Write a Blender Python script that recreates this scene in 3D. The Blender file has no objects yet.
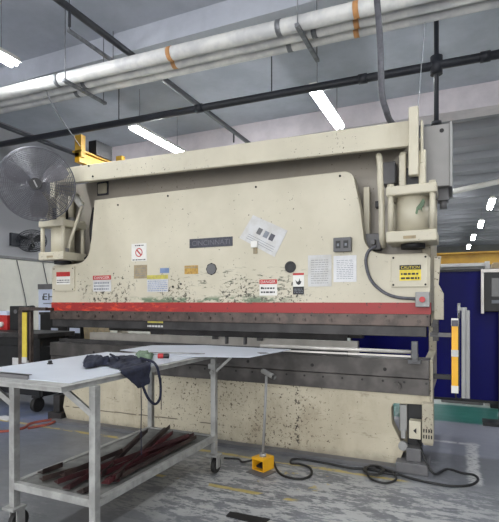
import bpy, bmesh, math, random
from mathutils import Vector, Matrix, noise
S = bpy.context.scene
C = S.collection
random.seed(7)
R = math.radians

# ------------------------------------------------------------ camera, world, exposure
F, CX, CY, H, TH = 466.0, 249.5, 302.0, 1.45, R(24.3)
cam = bpy.data.cameras.new('camera'); camo = bpy.data.objects.new('camera', cam); C.objects.link(camo)
camo.location = (0, 0, H); camo.rotation_euler = (R(90), 0, TH)
cam.sensor_fit = 'HORIZONTAL'; cam.sensor_width = 36; cam.lens = F/499*36
cam.shift_y = 41/499; cam.clip_end = 200
S.camera = camo
w = bpy.data.worlds.new('world'); S.world = w; w.use_nodes = True
bg = w.node_tree.nodes['Background']; bg.inputs[0].default_value = (0.86, 0.92, 1.0, 1); bg.inputs[1].default_value = 1.1
al = bpy.data.lights.new('daylight_fill', 'AREA'); al.shape = 'RECTANGLE'; al.size = 9; al.size_y = 3.6; al.energy = 350; al.color = (1, 0.97, 0.93)  # added fill light behind the camera, brightens ceiling, floor and press
alo = bpy.data.objects.new('daylight_fill', al); C.objects.link(alo); alo.location = (-1.5, -5.6, 2.6); alo.rotation_euler = (R(88), 0, 0)
S.view_settings.view_transform = 'Standard'; S.view_settings.look = 'None'; S.view_settings.gamma = 1
S.view_settings.use_curve_mapping = False; S.view_settings.exposure = 0.22
S.cycles.use_denoising = True
S.cycles.max_bounces = 6

def ray(u, v):
    a = (u-CX)/F; z = (CY-v)/F
    return (a*math.cos(TH)-math.sin(TH), a*math.sin(TH)+math.cos(TH), z)
def onY(u, v, Y):
    r = ray(u, v); t = Y/r[1]; return Vector((r[0]*t, Y, H+r[2]*t))
def onZ(u, v, Z=0.0):
    r = ray(u, v); t = (Z-H)/r[2]; return Vector((r[0]*t, r[1]*t, Z))

# ------------------------------------------------------------ materials
def srgb(r, g, b):
    f = lambda c: (c/255/12.92 if c/255 <= 0.04045 else ((c/255+0.055)/1.055)**2.4)
    return (f(r), f(g), f(b), 1)
class NT:
    def __init__(s, name):
        s.m = bpy.data.materials.new(name); s.m.use_nodes = True
        s.t = s.m.node_tree; s.b = s.t.nodes['Principled BSDF']
        s.tc = s.t.nodes.new('ShaderNodeTexCoord'); s.co = s.tc.outputs['Object']
    def lk(s, a, b):
        if hasattr(a, 'is_output'): s.t.links.new(a, b)
        else: b.default_value = a
    def math(s, op, a, b=0.0, clamp=False):
        n = s.t.nodes.new('ShaderNodeMath'); n.operation = op; n.use_clamp = clamp
        s.lk(a, n.inputs[0]); s.lk(b, n.inputs[1]); return n.outputs[0]
    def noise(s, scale, detail=3, rough=0.6, stretch=(1, 1, 1), off=(0, 0, 0)):
        mp = s.t.nodes.new('ShaderNodeMapping'); mp.inputs['Scale'].default_value = stretch; mp.inputs['Location'].default_value = off
        s.t.links.new(s.co, mp.inputs[0])
        n = s.t.nodes.new('ShaderNodeTexNoise'); n.inputs['Scale'].default_value = scale
        n.inputs['Detail'].default_value = detail; n.inputs['Roughness'].default_value = rough
        s.t.links.new(mp.outputs[0], n.inputs['Vector']); return n.outputs[0]
    def ramp(s, v, a, b):      # smooth 0..1 from a to b (a may exceed b)
        n = s.t.nodes.new('ShaderNodeMapRange'); n.interpolation_type = 'SMOOTHSTEP'; n.clamp = True
        s.lk(v, n.inputs['Value']); n.inputs['From Min'].default_value = a; n.inputs['From Max'].default_value = b
        return n.outputs[0]
    def xyz(s):
        n = s.t.nodes.new('ShaderNodeSeparateXYZ'); s.t.links.new(s.co, n.inputs[0]); return n.outputs
    def mul(s, *a):
        r = a[0]
        for x in a[1:]: r = s.math('MULTIPLY', r, x)
        return r
    def band(s, v, a, b, soft=0.05):
        return s.mul(s.ramp(v, a-soft, a+soft), s.ramp(v, b+soft, b-soft))
    def mix(s, f, a, b):
        n = s.t.nodes.new('ShaderNodeMix'); n.data_type = 'RGBA'
        s.lk(f, n.inputs[0]); s.lk(a, n.inputs[6]); s.lk(b, n.inputs[7]); return n.outputs[2]
    def out(s, col, rough=0.5, metal=0.0, bump=None, bs=0.1):
        s.lk(col, s.b.inputs['Base Color']); s.lk(rough, s.b.inputs['Roughness']); s.b.inputs['Metallic'].default_value = metal
        if bump is not None:
            n = s.t.nodes.new('ShaderNodeBump'); n.inputs['Strength'].default_value = bs; n.inputs['Distance'].default_value = 0.01
            s.t.links.new(bump, n.inputs['Height']); s.t.links.new(n.outputs[0], s.b.inputs['Normal'])
        return s.m
def simple(name, c1, c2=None, rough=0.5, metal=0.0, scale=6, bs=0.05, lo=0.35, hi=0.65):
    n = NT(name); c2 = c2 or tuple(x*0.8 for x in c1[:3])+(1,)
    f = n.noise(scale); return n.out(n.mix(n.ramp(f, lo, hi), c1, c2), rough, metal, f, bs)
def cream(name, base=(202, 195, 174), chips=0.62, dens=0.5):
    n = NT(name); b = n.noise(1.3, 4); c = n.mix(n.ramp(b, 0.3, 0.7), srgb(*base), srgb(*(x*0.93 for x in base)))
    st = n.noise(2.2, 5, 0.7, (1, 1, 0.35)); c = n.mix(n.mul(n.ramp(st, 0.55, 0.75), 0.35), c, srgb(150, 135, 105))
    ch = n.noise(38, 3, 0.7); zone = n.noise(1.1, 3, 0.6, off=(3, 1, 5))
    m = n.mul(n.ramp(ch, chips, chips+0.03), n.ramp(zone, dens, dens+0.1))
    return n.out(n.mix(m, c, srgb(72, 60, 50)), 0.45, 0, ch, 0.04)
M = {}
M['cream'] = cream('cream_paint', chips=0.64)
M['crownweb'] = cream('shade_toned_cream_paint', (170, 163, 152), 0.66, 0.5)  # cream greyed: the recess shade of the crown web is put into its colour
M['dirty'] = cream('worn_cream_paint', (176, 168, 148), 0.6, 0.4)
# ram: chips near the lower edge, green undercoat patches.  local x,z measured from the press origin
n = NT('ram_paint'); x, y, z = n.xyz()
b = n.noise(1.3, 4); c = n.mix(n.ramp(b, 0.3, 0.7), srgb(203, 196, 176), srgb(188, 181, 160))
st = n.noise(2.0, 5, 0.7, (1, 1, 0.3)); c = n.mix(n.mul(n.ramp(st, 0.55, 0.8), 0.3), c, srgb(160, 145, 112))
gm = n.mul(n.band(z, 1.43, 1.50, 0.03), n.ramp(n.noise(5, 4, 0.7, (0.6, 1, 1.6)), 0.47, 0.53), n.band(x, -1.0, 0.85, 0.2))
c = n.mix(gm, c, srgb(98, 118, 92))
ch = n.noise(24, 4, 0.75); den = n.mul(n.ramp(z, 1.95, 1.5), n.band(x, -2.0, 1.2, 0.5))
c = n.mix(n.mul(n.ramp(n.math('ADD', ch, n.mul(den, 0.10)), 0.635, 0.66), n.ramp(n.noise(2.5, 2, 0.5, off=(7, 0, 2)), 0.43, 0.55)), c, srgb(70, 66, 55))
ch2 = n.noise(50, 3, 0.7); c = n.mix(n.ramp(ch2, 0.70, 0.73), c, srgb(90, 75, 55))
sc = n.noise(9, 4, 0.8, (0.6, 1, 3), (1, 0, 3)); c = n.mix(n.mul(n.ramp(sc, 0.56, 0.60), n.band(x, -0.2, 1.0, 0.3), n.ramp(z, 1.85, 1.7)), c, srgb(75, 78, 62))
M['ram'] = n.out(c, 0.42, 0, ch, 0.04)
# bed: heavily speckled, one drip and a long scratch
n = NT('bed_paint'); x, y, z = n.xyz()
b = n.noise(1.3, 4); c = n.mix(n.ramp(b, 0.3, 0.7), srgb(202, 194, 172), srgb(178, 169, 147))
st = n.noise(3.0, 5, 0.7, (1, 1, 0.5)); c = n.mix(n.mul(n.ramp(st, 0.45, 0.75), 0.55), c, srgb(138, 124, 100))
st = n.noise(7, 6, 0.8, (0.5, 1, 2)); c = n.mix(n.mul(n.ramp(st, 0.56, 0.66), 0.5), c, srgb(118, 104, 84))
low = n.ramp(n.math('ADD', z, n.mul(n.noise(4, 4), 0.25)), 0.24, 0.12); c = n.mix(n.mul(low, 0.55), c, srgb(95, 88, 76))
ch = n.noise(30, 4, 0.75)
zn = n.math('ADD', n.mul(n.band(x, -0.9, 1.25, 0.4), 0.07), n.mul(n.ramp(n.noise(1.6, 2), 0.4, 0.6), 0.03))
c = n.mix(n.ramp(n.math('ADD', ch, zn), 0.66, 0.69), c, srgb(74, 60, 48))
d = n.mul(n.band(n.math('ADD', x, n.mul(n.noise(5, 3), 0.06)), 0.99, 1.03, 0.015), n.ramp(n.noise(11, 3, 0.8), 0.5, 0.54)); c = n.mix(d, c, srgb(60, 52, 44))
d = n.mul(n.band(n.math('ADD', z, n.mul(n.noise(2, 3), 0.05)), 0.205, 0.215, 0.006), n.band(x, -2.2, 0.1, 0.1), n.ramp(n.noise(3, 3, 0.7, off=(2, 2, 2)), 0.42, 0.5)); c = n.mix(d, c, srgb(70, 58, 46))
d = n.mul(n.band(x, -0.585, -0.573, 0.004), n.band(z, 0.27, 0.62, 0.01)); c = n.mix(d, c, srgb(50, 42, 36))
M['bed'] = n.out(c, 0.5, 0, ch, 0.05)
n = NT('red_stripe'); x, y, z = n.xyz()
f = n.noise(14, 4, 0.7, (0.5, 1, 2)); c = n.mix(n.mul(n.ramp(f, 0.5, 0.62), n.ramp(x, 0.0, -0.9)), srgb(150, 34, 34), srgb(206, 70, 42))
c = n.mix(n.ramp(n.noise(22, 4, 0.7), 0.62, 0.66), c, srgb(70, 35, 30)); M['red'] = n.out(c, 0.45)
M['rail'] = simple('oiled_brown_steel', srgb(92, 80, 74), srgb(66, 58, 54), 0.42, 0.35, 9)
M['blacksteel'] = simple('blackened_steel', srgb(66, 64, 64), srgb(48, 47, 47), 0.45, 0.4, 5)
M['bedsteel'] = simple('worn_dark_steel', srgb(94, 90, 87), srgb(66, 63, 61), 0.42, 0.4, 4)
M['steel'] = simple('bright_steel', srgb(170, 168, 165), srgb(135, 133, 130), 0.35, 0.6, 12)
M['bar'] = simple('gauge_bar_aluminium', srgb(208, 204, 198), srgb(190, 186, 180), 0.4, 0.3, 5)
M['black'] = simple('black_plastic', srgb(28, 28, 31), srgb(20, 20, 22), 0.5, 0)
M['rubber'] = simple('black_rubber', srgb(26, 26, 27), srgb(38, 37, 36), 0.55, 0)
M['dark'] = simple('dark_hole', srgb(22, 21, 20), None, 0.7)
M['grey'] = simple('grey_enamel', srgb(150, 150, 148), srgb(138, 138, 136), 0.45, 0, 2)
M['cabinet'] = simple('cabinet_grey', srgb(140, 138, 136), srgb(128, 126, 124), 0.5, 0, 2)
M['midgrey'] = simple('mid_grey_paint', srgb(104, 103, 104), srgb(90, 90, 92), 0.5, 0, 3)
M['tablesteel'] = simple('galvanised_table_steel', srgb(168, 168, 165), srgb(144, 144, 141), 0.45, 0.15, 10)
M['sheet'] = simple('white_coated_sheet', srgb(208, 214, 224), srgb(200, 206, 216), 0.35, 0, 2, 0.0)
M['wood'] = simple('shelf_board', srgb(118, 118, 114), srgb(92, 92, 90), 0.6, 0, 6)
M['rust'] = simple('primer_red_steel', srgb(72, 38, 40), srgb(52, 30, 32), 0.5, 0.2, 7)
M['rust2'] = simple('rusty_brown_steel', srgb(72, 58, 54), srgb(48, 38, 37), 0.5, 0.3, 7)
M['rust3'] = simple('dark_red_steel', srgb(92, 36, 42), srgb(62, 30, 34), 0.5, 0.1, 7)
M['yellow'] = simple('safety_yellow', srgb(238, 178, 34), srgb(226, 166, 30), 0.4, 0, 3)
M['craneyellow'] = simple('crane_yellow', srgb(206, 164, 60), srgb(180, 138, 48), 0.5, 0, 3)
M['white'] = simple('white_paint', srgb(226, 224, 218), srgb(214, 212, 206), 0.5, 0, 4)
M['paper'] = simple('paper', srgb(222, 222, 222), srgb(212, 212, 214), 0.8, 0, 9)
M['offpaper'] = simple('faded_paper', srgb(204, 204, 204), srgb(192, 190, 186), 0.8, 0, 9)
M['tan'] = simple('faded_tan_label', srgb(160, 144, 112), srgb(140, 128, 106), 0.7, 0, 20)
M['ochre'] = simple('ochre_label', srgb(192, 154, 70), srgb(160, 124, 62), 0.6, 0, 40)
M['ylabel'] = simple('yellow_label', srgb(232, 210, 60), srgb(214, 190, 52), 0.5, 0, 20)
M['olabel'] = simple('worn_yellow_label', srgb(196, 184, 78), srgb(168, 160, 90), 0.6, 0, 40)
M['rlabel'] = simple('red_label', srgb(186, 44, 44), srgb(168, 40, 40), 0.5, 0, 20)
M['ink'] = simple('black_ink', srgb(34, 34, 38), None, 0.6)
M['greyink'] = simple('grey_ink', srgb(130, 134, 142), None, 0.7)
M['blueink'] = simple('blue_ink', srgb(120, 140, 176), None, 0.7)
M['plate'] = simple('dark_nameplate', srgb(58, 58, 66), srgb(70, 70, 78), 0.35, 0.3, 30)
M['plateink'] = simple('nameplate_letters', srgb(104, 104, 112), None, 0.4, 0.3)
M['pipe'] = simple('white_clad_pipe', srgb(226, 225, 221), srgb(200, 200, 200), 0.45, 0.0, 5)
M['sprinkler'] = simple('black_iron_pipe', srgb(46, 48, 56), srgb(38, 40, 46), 0.5, 0.1, 4)
M['galv'] = simple('galvanised_strut', srgb(140, 142, 146), srgb(110, 112, 116), 0.5, 0.5, 10)
M['conduit'] = simple('grey_flexible_conduit', srgb(92, 92, 98), srgb(74, 74, 80), 0.6, 0, 20)
M['orange'] = simple('orange_tape', srgb(206, 150, 96), None, 0.6)
M['navy'] = simple('navy_cloth', srgb(34, 38, 58), srgb(24, 27, 42), 0.95, 0, 16, 0.4)
M['greencloth'] = simple('pale_green_cloth', srgb(116, 136, 112), srgb(92, 110, 92), 0.9, 0, 20, 0.4)
M['redplastic'] = simple('red_plastic', srgb(186, 40, 44), None, 0.4)
M['fanmetal'] = simple('fan_wire', srgb(112, 112, 118), None, 0.4, 0.4)
M['blade'] = simple('fan_blade_grey', srgb(122, 120, 124), srgb(106, 104, 108), 0.4, 0.3)
n = NT('blue_curtain_vinyl'); f = n.noise(1.2, 2, 0.5, (2, 1, 0.4)); M['blue'] = n.out(n.mix(n.ramp(f, 0.35, 0.7), srgb(6, 8, 88), srgb(12, 14, 112)), 0.45, 0, f, 0.2); M['blue'].node_tree.nodes['Principled BSDF'].inputs['Specular IOR Level'].default_value = 0.15
M['bluewhite'] = simple('banner_white', srgb(206, 214, 232), srgb(196, 204, 224), 0.5, 0, 2)
M['screen'] = simple('dark_screen', srgb(36, 40, 46), None, 0.2)
M['redfloor'] = simple('red_orange_strap', srgb(140, 66, 50), srgb(120, 56, 46), 0.7)
n = NT('lamp_tube'); n.b.inputs['Emission Color'].default_value = (0.95, 0.98, 1, 1); n.b.inputs['Emission Strength'].default_value = 75; M['tube'] = n.out(srgb(240, 240, 240), 0.5)
# setting
n = NT('ceiling_concrete'); f = n.noise(1.2, 5, 0.65); g = n.noise(9, 3)
M['ceiling'] = n.out(n.mix(n.ramp(f, 0.3, 0.7), srgb(188, 192, 202), srgb(168, 172, 182)), 0.9, 0, g, 0.1)
M['joist'] = simple('joist_concrete', srgb(150, 150, 156), srgb(140, 140, 146), 0.9, 0, .4)
n = NT('beam_concrete'); f = n.noise(2, 5, 0.65); M['beamface'] = n.out(n.mix(n.ramp(f, 0.35, 0.7), srgb(222, 214, 218), srgb(204, 197, 201)), 0.9, 0, f, 0.05)
n = NT('left_wall_paint'); x, y, z = n.xyz(); f = n.noise(1.5, 4)
c = n.mix(n.ramp(f, 0.35, 0.7), srgb(196, 194, 184), srgb(182, 180, 172)); c = n.mix(n.ramp(z, 2.29, 2.31), c, srgb(134, 134, 138))
M['wall_left'] = n.out(c, 0.8, 0, f, 0.05)
M['wall'] = simple('far_wall_paint', srgb(132, 132, 130), srgb(116, 116, 114), 0.9, 0, 1)
n = NT('floor_paint'); x, y, z = n.xyz()
f1 = n.noise(1.5, 6, 0.7); f2 = n.noise(6, 6, 0.75, (0.6, 1.6, 1)); f3 = n.noise(26, 4, 0.7, (0.7, 1.4, 1))
c = n.mix(n.ramp(f1, 0.35, 0.65), srgb(122, 124, 128), srgb(100, 102, 106))
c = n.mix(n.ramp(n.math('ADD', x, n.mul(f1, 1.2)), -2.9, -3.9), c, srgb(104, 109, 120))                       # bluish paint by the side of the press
c = n.mix(n.mul(n.ramp(x, -4.3, -4.8), n.ramp(f1, 0.4, 0.55), 0.8), c, srgb(98, 110, 144))  # blue reflection on the floor, painted into the colour
peel = n.mul(n.ramp(n.math('ADD', n.mul(f2, 0.7), n.mul(f3, 0.3)), 0.46, 0.54), n.math('MAXIMUM', n.mul(n.band(x, -2.3, 0.3, 0.4), n.band(y, 2.6, 3.95, 0.25)), n.mul(n.ramp(f1, 0.5, 0.7), 0.45)))
c = n.mix(n.mul(peel, 0.75), c, srgb(188, 188, 186))
c = n.mix(n.ramp(n.math('ADD', y, n.mul(f2, 0.1)), 4.85, 4.95), c, srgb(136, 138, 148))                      # aisle
c = n.mix(n.ramp(n.math('ADD', y, n.mul(f2, 0.1)), 6.15, 6.25), c, srgb(44, 112, 104))                       # green walkway
c = n.mix(n.ramp(n.math('ADD', y, n.mul(f2, 0.1)), 7.15, 7.25), c, srgb(188, 194, 190))
yl = n.mul(n.band(n.math('ADD', y, n.mul(f1, 0.08)), 3.97, 4.03, 0.01), n.ramp(f2, 0.45, 0.5), n.band(x, -5.2, -0.4, 0.05)); c = n.mix(n.mul(yl, 0.8), c, srgb(190, 168, 84))
yl = n.mul(n.band(n.math('ADD', y, n.mul(f1, 0.05)), 3.24, 3.29, 0.01), n.ramp(n.noise(5, 2, 0.5, off=(3, 1, 0)), 0.5, 0.53), n.band(x, -2.6, -1.1, 0.05)); c = n.mix(n.mul(yl, 0.8), c, srgb(190, 168, 84))
yl = n.mul(n.band(y, 3.45, 3.9, 0.05), n.ramp(n.noise(4.5, 5, 0.7, off=(5, 5, 0)), 0.57, 0.6), n.band(x, -1.6, -0.9, 0.05)); c = n.mix(n.mul(yl, 0.75), c, srgb(190, 168, 84))
wl = n.math('MAXIMUM', n.mul(n.band(n.math('ADD', x, n.mul(f2, 0.12)), 0.12, 0.22, 0.02), n.band(y, 4.1, 5.3, 0.05)), n.mul(n.band(y, 5.22, 5.28, 0.02), n.band(x, -0.4, 0.18, 0.02)))
c = n.mix(n.mul(wl, n.ramp(f3, 0.38, 0.48), 0.9), c, srgb(206, 206, 204))
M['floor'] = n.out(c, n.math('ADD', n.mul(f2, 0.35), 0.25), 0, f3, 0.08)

# ------------------------------------------------------------ geometry helpers
class MB:
    def __init__(s): s.bm = bmesh.new()
    def box(s, x0, x1, y0, y1, z0, z1, rot=None):
        vs = [s.bm.verts.new(Vector(p)) for p in [(x0,y0,z0),(x1,y0,z0),(x1,y1,z0),(x0,y1,z0),(x0,y0,z1),(x1,y0,z1),(x1,y1,z1),(x0,y1,z1)]]
        if rot:
            c = Vector(((x0+x1)/2, (y0+y1)/2, (z0+z1)/2))
            for v in vs: v.co = c + rot @ (v.co-c)
        for f in [(0,3,2,1),(4,5,6,7),(0,1,5,4),(1,2,6,5),(2,3,7,6),(3,0,4,7)]: s.bm.faces.new([vs[i] for i in f])
        return s
    def bar(s, p0, p1, w, h, up=(0, 0, 1)):
        p0, p1 = Vector(p0), Vector(p1); d = (p1-p0).normalized(); up = Vector(up)
        if abs(d.dot(up)) > 0.98: up = Vector((0, 1, 0))
        a = d.cross(up).normalized(); b = a.cross(d).normalized(); vs = []
        for p in (p0, p1):
            for i, j in ((-1,-1),(1,-1),(1,1),(-1,1)): vs.append(s.bm.verts.new(p + a*i*w/2 + b*j*h/2))
        for f in [(0,1,2,3),(7,6,5,4),(0,4,5,1),(1,5,6,2),(2,6,7,3),(3,7,4,0)]: s.bm.faces.new([vs[i] for i in f])
        return s
    def tube(s, pts, r, n=12, closed=False, cap=True, r2=None):
        pts = [Vector(p) for p in pts]; rings = []; N = len(pts); prev = None
        for i, p in enumerate(pts):
            if closed: d = pts[(i+1) % N]-pts[i-1]
            else: d = pts[min(i+1, N-1)]-pts[max(i-1, 0)]
            d.normalize()
            if prev is None:
                up = Vector((0, 0, 1)) if abs(d.z) < 0.9 else Vector((1, 0, 0)); a = d.cross(up).normalized()
            else:
                a = prev - d*prev.dot(d); a.normalize()
            prev = a; b = d.cross(a)
            rr = r if r2 is None else r+(r2-r)*i/(N-1)
            rings.append([s.bm.verts.new(p+(a*math.cos(t*2*math.pi/n)+b*math.sin(t*2*math.pi/n))*rr) for t in range(n)])
        for i in range(N if closed else N-1):
            A, B = rings[i], rings[(i+1) % N]
            for t in range(n):
                f = s.bm.faces.new([A[t], A[(t+1) % n], B[(t+1) % n], B[t]]); f.smooth = n > 6
        if cap and not closed:
            s.bm.faces.new(rings[0][::-1]); s.bm.faces.new(rings[-1])
        return s
    def cyl(s, p0, p1, r, n=20, r2=None): return s.tube([p0, p1], r, n, r2=r2)
    def ring(s, c, ax, r, w, n=40, m=6, arc=None):
        ax = Vector(ax).normalized(); up = Vector((0, 0, 1)) if abs(ax.z) < 0.9 else Vector((1, 0, 0))
        a = ax.cross(up).normalized(); b = ax.cross(a); c = Vector(c)
        return s.tube([c+(a*math.cos(t*2*math.pi/n)+b*math.sin(t*2*math.pi/n))*r for t in range(n)], w, m, closed=True)
    def prism(s, pts, d0, d1, plane='XZ'):
        f = {'XZ': lambda a, b, d: (a, d, b), 'YZ': lambda a, b, d: (d, a, b), 'XY': lambda a, b, d: (a, b, d)}[plane]
        A = [s.bm.verts.new(f(a, b, d0)) for a, b in pts]; B = [s.bm.verts.new(f(a, b, d1)) for a, b in pts]
        s.bm.faces.new(A); s.bm.faces.new(B[::-1])
        for i in range(len(pts)): j = (i+1) % len(pts); s.bm.faces.new([A[i], B[i], B[j], A[j]])
        return s
    def face(s, pts): s.bm.faces.new([s.bm.verts.new(Vector(p)) for p in pts]); return s
def wloc(o):
    v = Vector((0, 0, 0))
    while o: v += o.location; o = o.parent
    return v
def tag(o, label=None, cat=None, group=None, kind=None):
    if label: o['label'] = label
    if cat: o['category'] = cat
    if group: o['group'] = group
    if kind: o['kind'] = kind
    return o
def obj(name, mb, m, parent=None, bev=0.0, seg=2, nolocal=False):
    bm = mb.bm; bmesh.ops.recalc_face_normals(bm, faces=bm.faces[:])
    off = Vector((0, 0, 0)); L = Vector((0, 0, 0))
    if parent and not nolocal: off = wloc(parent)
    elif not parent and not nolocal:
        cs = [v.co for v in bm.verts]; mn = [min(c[i] for c in cs) for i in range(3)]; mx = [max(c[i] for c in cs) for i in range(3)]
        L = off = Vector(((mn[0]+mx[0])/2, (mn[1]+mx[1])/2, mn[2]))
    bmesh.ops.translate(bm, verts=bm.verts[:], vec=-off)
    me = bpy.data.meshes.new(name); bm.to_mesh(me); bm.free(); me.materials.append(M[m] if isinstance(m, str) else m)
    o = bpy.data.objects.new(name, me); C.objects.link(o)
    if parent: o.parent = parent
    else: o.location = L
    if bev:
        b = o.modifiers.new('bevel', 'BEVEL'); b.width = bev; b.segments = seg; b.limit_method = 'ANGLE'; b.angle_limit = R(40)
    return o
def struct(name, mb, m, parent=None, bev=0):
    o = obj(name, mb, m, parent, bev, nolocal=parent is None)
    if not parent: o['kind'] = 'structure'
    return o
def thing(name, label, cat, loc, group=None):
    o = bpy.data.objects.new(name, None); C.objects.link(o); o.location = loc; o.empty_display_size = 0.1
    return tag(o, label, cat, group)
def dup(o, loc=None, rz=None, label=None, parent=None):
    c = o.copy(); C.objects.link(c)
    if parent: c.parent = parent
    if loc is not None: c.location = loc
    if rz is not None: c.rotation_euler = (0, 0, rz)
    if label: c['label'] = label
    for ch in [q for q in bpy.data.objects if q.parent == o]: dup(ch, parent=c)
    return c
def text(name, body, x0, x1, z0, z1, Y, m, parent, ext=0.0008):
    cu = bpy.data.curves.new(name, 'FONT'); cu.body = body; cu.size = 1; cu.extrude = 0.0; cu.resolution_u = 3
    to = bpy.data.objects.new('tmp_text', cu); C.objects.link(to)
    dg = bpy.context.evaluated_depsgraph_get(); me = bpy.data.meshes.new_from_object(to.evaluated_get(dg))
    bpy.data.objects.remove(to); bpy.data.curves.remove(cu)
    xs = [v.co.x for v in me.vertices]; ys = [v.co.y for v in me.vertices]
    sx = (x1-x0)/(max(xs)-min(xs)); sz = (z1-z0)/(max(ys)-min(ys)); mx, my = min(xs), min(ys)
    off = wloc(parent)
    for v in me.vertices: v.co = Vector((x0+(v.co.x-mx)*sx, Y, z0+(v.co.y-my)*sz))-off
    me.name = name; me.materials.append(M[m]); o = bpy.data.objects.new(name, me); C.objects.link(o); o.parent = parent
    return o
def smooth_path(pts, k=8):
    pts = [Vector(p) for p in pts]; out = []
    P = [pts[0]*2-pts[1]]+pts+[pts[-1]*2-pts[-2]]
    for i in range(1, len(P)-2):
        for j in range(k):
            t = j/k; a, b, c, d = P[i-1], P[i], P[i+1], P[i+2]
            out.append(0.5*((2*b)+(c-a)*t+(2*a-5*b+4*c-d)*t*t+(3*b-a-3*c+d)*t**3))
    out.append(pts[-1]); return out

# ------------------------------------------------------------ the setting
XL, XR, YB, YF = -8.0, 7.0, -6.0, 29.0
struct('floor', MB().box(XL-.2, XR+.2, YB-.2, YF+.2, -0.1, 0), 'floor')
struct('wall_left', MB().box(XL-.2, XL, YB, YF, 0, 5.3), 'wall_left')
struct('trim_1', MB().box(XL, XL+.03, YB, YF, 2.29, 2.34), 'midgrey')
struct('wall_right', MB().box(XR, XR+.2, YB, YF, 0, 5.3), 'wall')
struct('wall_back', MB().box(XL-.2, XR+.2, YF, YF+.2, 0, 5.3), 'wall')
c_ = MB().box(XL-.2, XR+.2, YB, 8.6, 4.9, 5.2)
struct('ceiling', c_, 'ceiling')
cj = MB().box(XL-.2, XR+.2, 8.6, YF+.2, 4.72, 5.2)
y = 9.3
while y < YF: cj.prism([(y, 4.73), (y+.12, 4.60), (y+.42, 4.60), (y+.54, 4.73)], XL-.1, XR+.1, 'YZ'); y += 0.98
struct('ceiling', cj, 'joist')
for i, (y0, z0) in enumerate([(1.2, 4.6), (4.75, 4.62), (8.2, 4.52)]):
    struct('trim_%d' % (i+2), MB().box(XL-.1, XR+.1, y0, y0+.4, z0, 4.95), 'beamface' if i == 2 else 'ceiling')

# ------------------------------------------------------------ ceiling services
SL = 0.032
def yx(Y, X): return Y+SL*(X+1.5)
for k, (Y, r, z, lab) in enumerate([(4.19, .072, 4.075, 'thick white ceiling pipe at the near side of the pipe rack, with orange tape band'),
                                    (4.35, .062, 4.066, 'white ceiling pipe between the two other pipes of the rack'),
                                    (4.50, .062, 4.066, 'white ceiling pipe at the far side of the pipe rack, above the press')]):
    t = thing('ceiling_pipe', lab, 'pipe', (-2, yx(Y, -2), z-r), 'pipes on the ceiling rack')
    obj('pipe_body', MB().cyl((-7.95, yx(Y, -7.95), z), (3.5, yx(Y, 3.5), z), r, 24), 'pipe', t)
    bb = [[-2.81, -.87], [-2.86, -.90], [-.93]][k]
    for X in bb: obj('tape_band', MB().cyl((X, yx(Y, X), z), (X+.05, yx(Y, X), z), r+.002, 24), 'orange', t)
    for X in ([-1.6, -4.35] if k != 1 else [-1.3, -4.1]): obj('coupling', MB().cyl((X, yx(Y, X), z), (X+.05, yx(Y, X), z), r+.005, 24), 'galv', t)
for X, lab in ((-1.36, 'galvanised strut hanger under the white pipes above the middle of the press'), (-4.12, 'galvanised strut hanger under the white pipes near the fan'), (1.3, 'galvanised strut hanger under the white pipes beyond the press cabinet')):
    Y0, Y1 = yx(4.05, X), yx(4.75, X)
    t = thing('pipe_hanger', lab, 'pipe hanger', (X, Y0, 3.96), 'strut hangers of the pipe rack')
    obj('strut', MB().box(X-.02, X+.02, Y0, Y1, 3.965, 4.0), 'galv', t, .003)
    for Y in (Y0+.03, Y1-.04): obj('hanger_rod', MB().cyl((X, Y, 3.95), (X, Y, 4.9), .006, 8), 'galv', t)
t = thing('pipe_support', 'galvanised bracket arm on the ceiling above the pipe rack near the fan', 'bracket', (-4.0, 3.9, 4.5))
obj('bracket_arm', MB().bar((-4.03, 3.95, 4.52), (-4.03, 4.8, 4.52), .035, .035), 'galv', t)
for Y in (3.97, 4.7): obj('hanger_rod', MB().cyl((-4.03, Y, 4.5), (-4.03, Y, 4.92 if Y < 4.2 else 4.9), .006, 8), 'galv', t)
# black sprinkler piping
def sp(X): return 5.62+.03*(X+.3)
t = thing('sprinkler_main', 'black iron pipe running across the ceiling above the tall press', 'pipe', (-2, sp(-2), 4.0))
obj('pipe_body', MB().cyl((-7.95, sp(-7.95), 4.1), (4, sp(4), 4.1), .048, 16), 'sprinkler', t)
for X in (-4.6, -2.2, 0.55): obj('hanger_rod', MB().cyl((X, sp(X), 4.14), (X, sp(X), 4.9), .008, 8), 'sprinkler', t)
for X in (-1.1, -3.3, .2): obj('coupling', MB().cyl((X, sp(X), 4.1), (X+.1, sp(X), 4.1), .058, 16), 'sprinkler', t)
obj('pipe_body', MB().cyl((-.24, sp(-.24), 3.42), (-.24, sp(-.24), 4.9), .026, 14), 'sprinkler', t)
obj('flange', MB().cyl((-.24, sp(-.24), 3.44), (-.24, sp(-.24), 3.47), .055, 14), 'sprinkler', t)
obj('tee_fitting', MB().cyl((-.24, sp(-.24), 4.0), (-.24, sp(-.24), 4.2), .066, 14), 'sprinkler', t)
for X, Y0, Y1, lab in ((-3.45, -2, 8.15, 'black branch pipe passing over the white pipes above the press'), (-6.75, 3, 8.15, 'black branch pipe at the side wall above the round fan')):
    t = thing('sprinkler_branch', lab, 'pipe', (X, 4, 4.26))
    obj('pipe_body', MB().cyl((X, Y0, 4.3), (X, Y1, 4.3), .036, 14), 'sprinkler', t)
    for Y in (3.0, 3.9, 6.6): obj('sprinkler_head', MB().cyl((X, Y+.4, 4.12), (X, Y+.4, 4.3), .014, 10), 'sprinkler', t)
tag(obj('slanting_pipe', MB().cyl(onY(425, 197.5, 10.5), onY(520, 177, 10.5), .055, 12), 'white'), 'pale slanting pipe under the ceiling beyond the grey cabinet', 'pipe')
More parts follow.
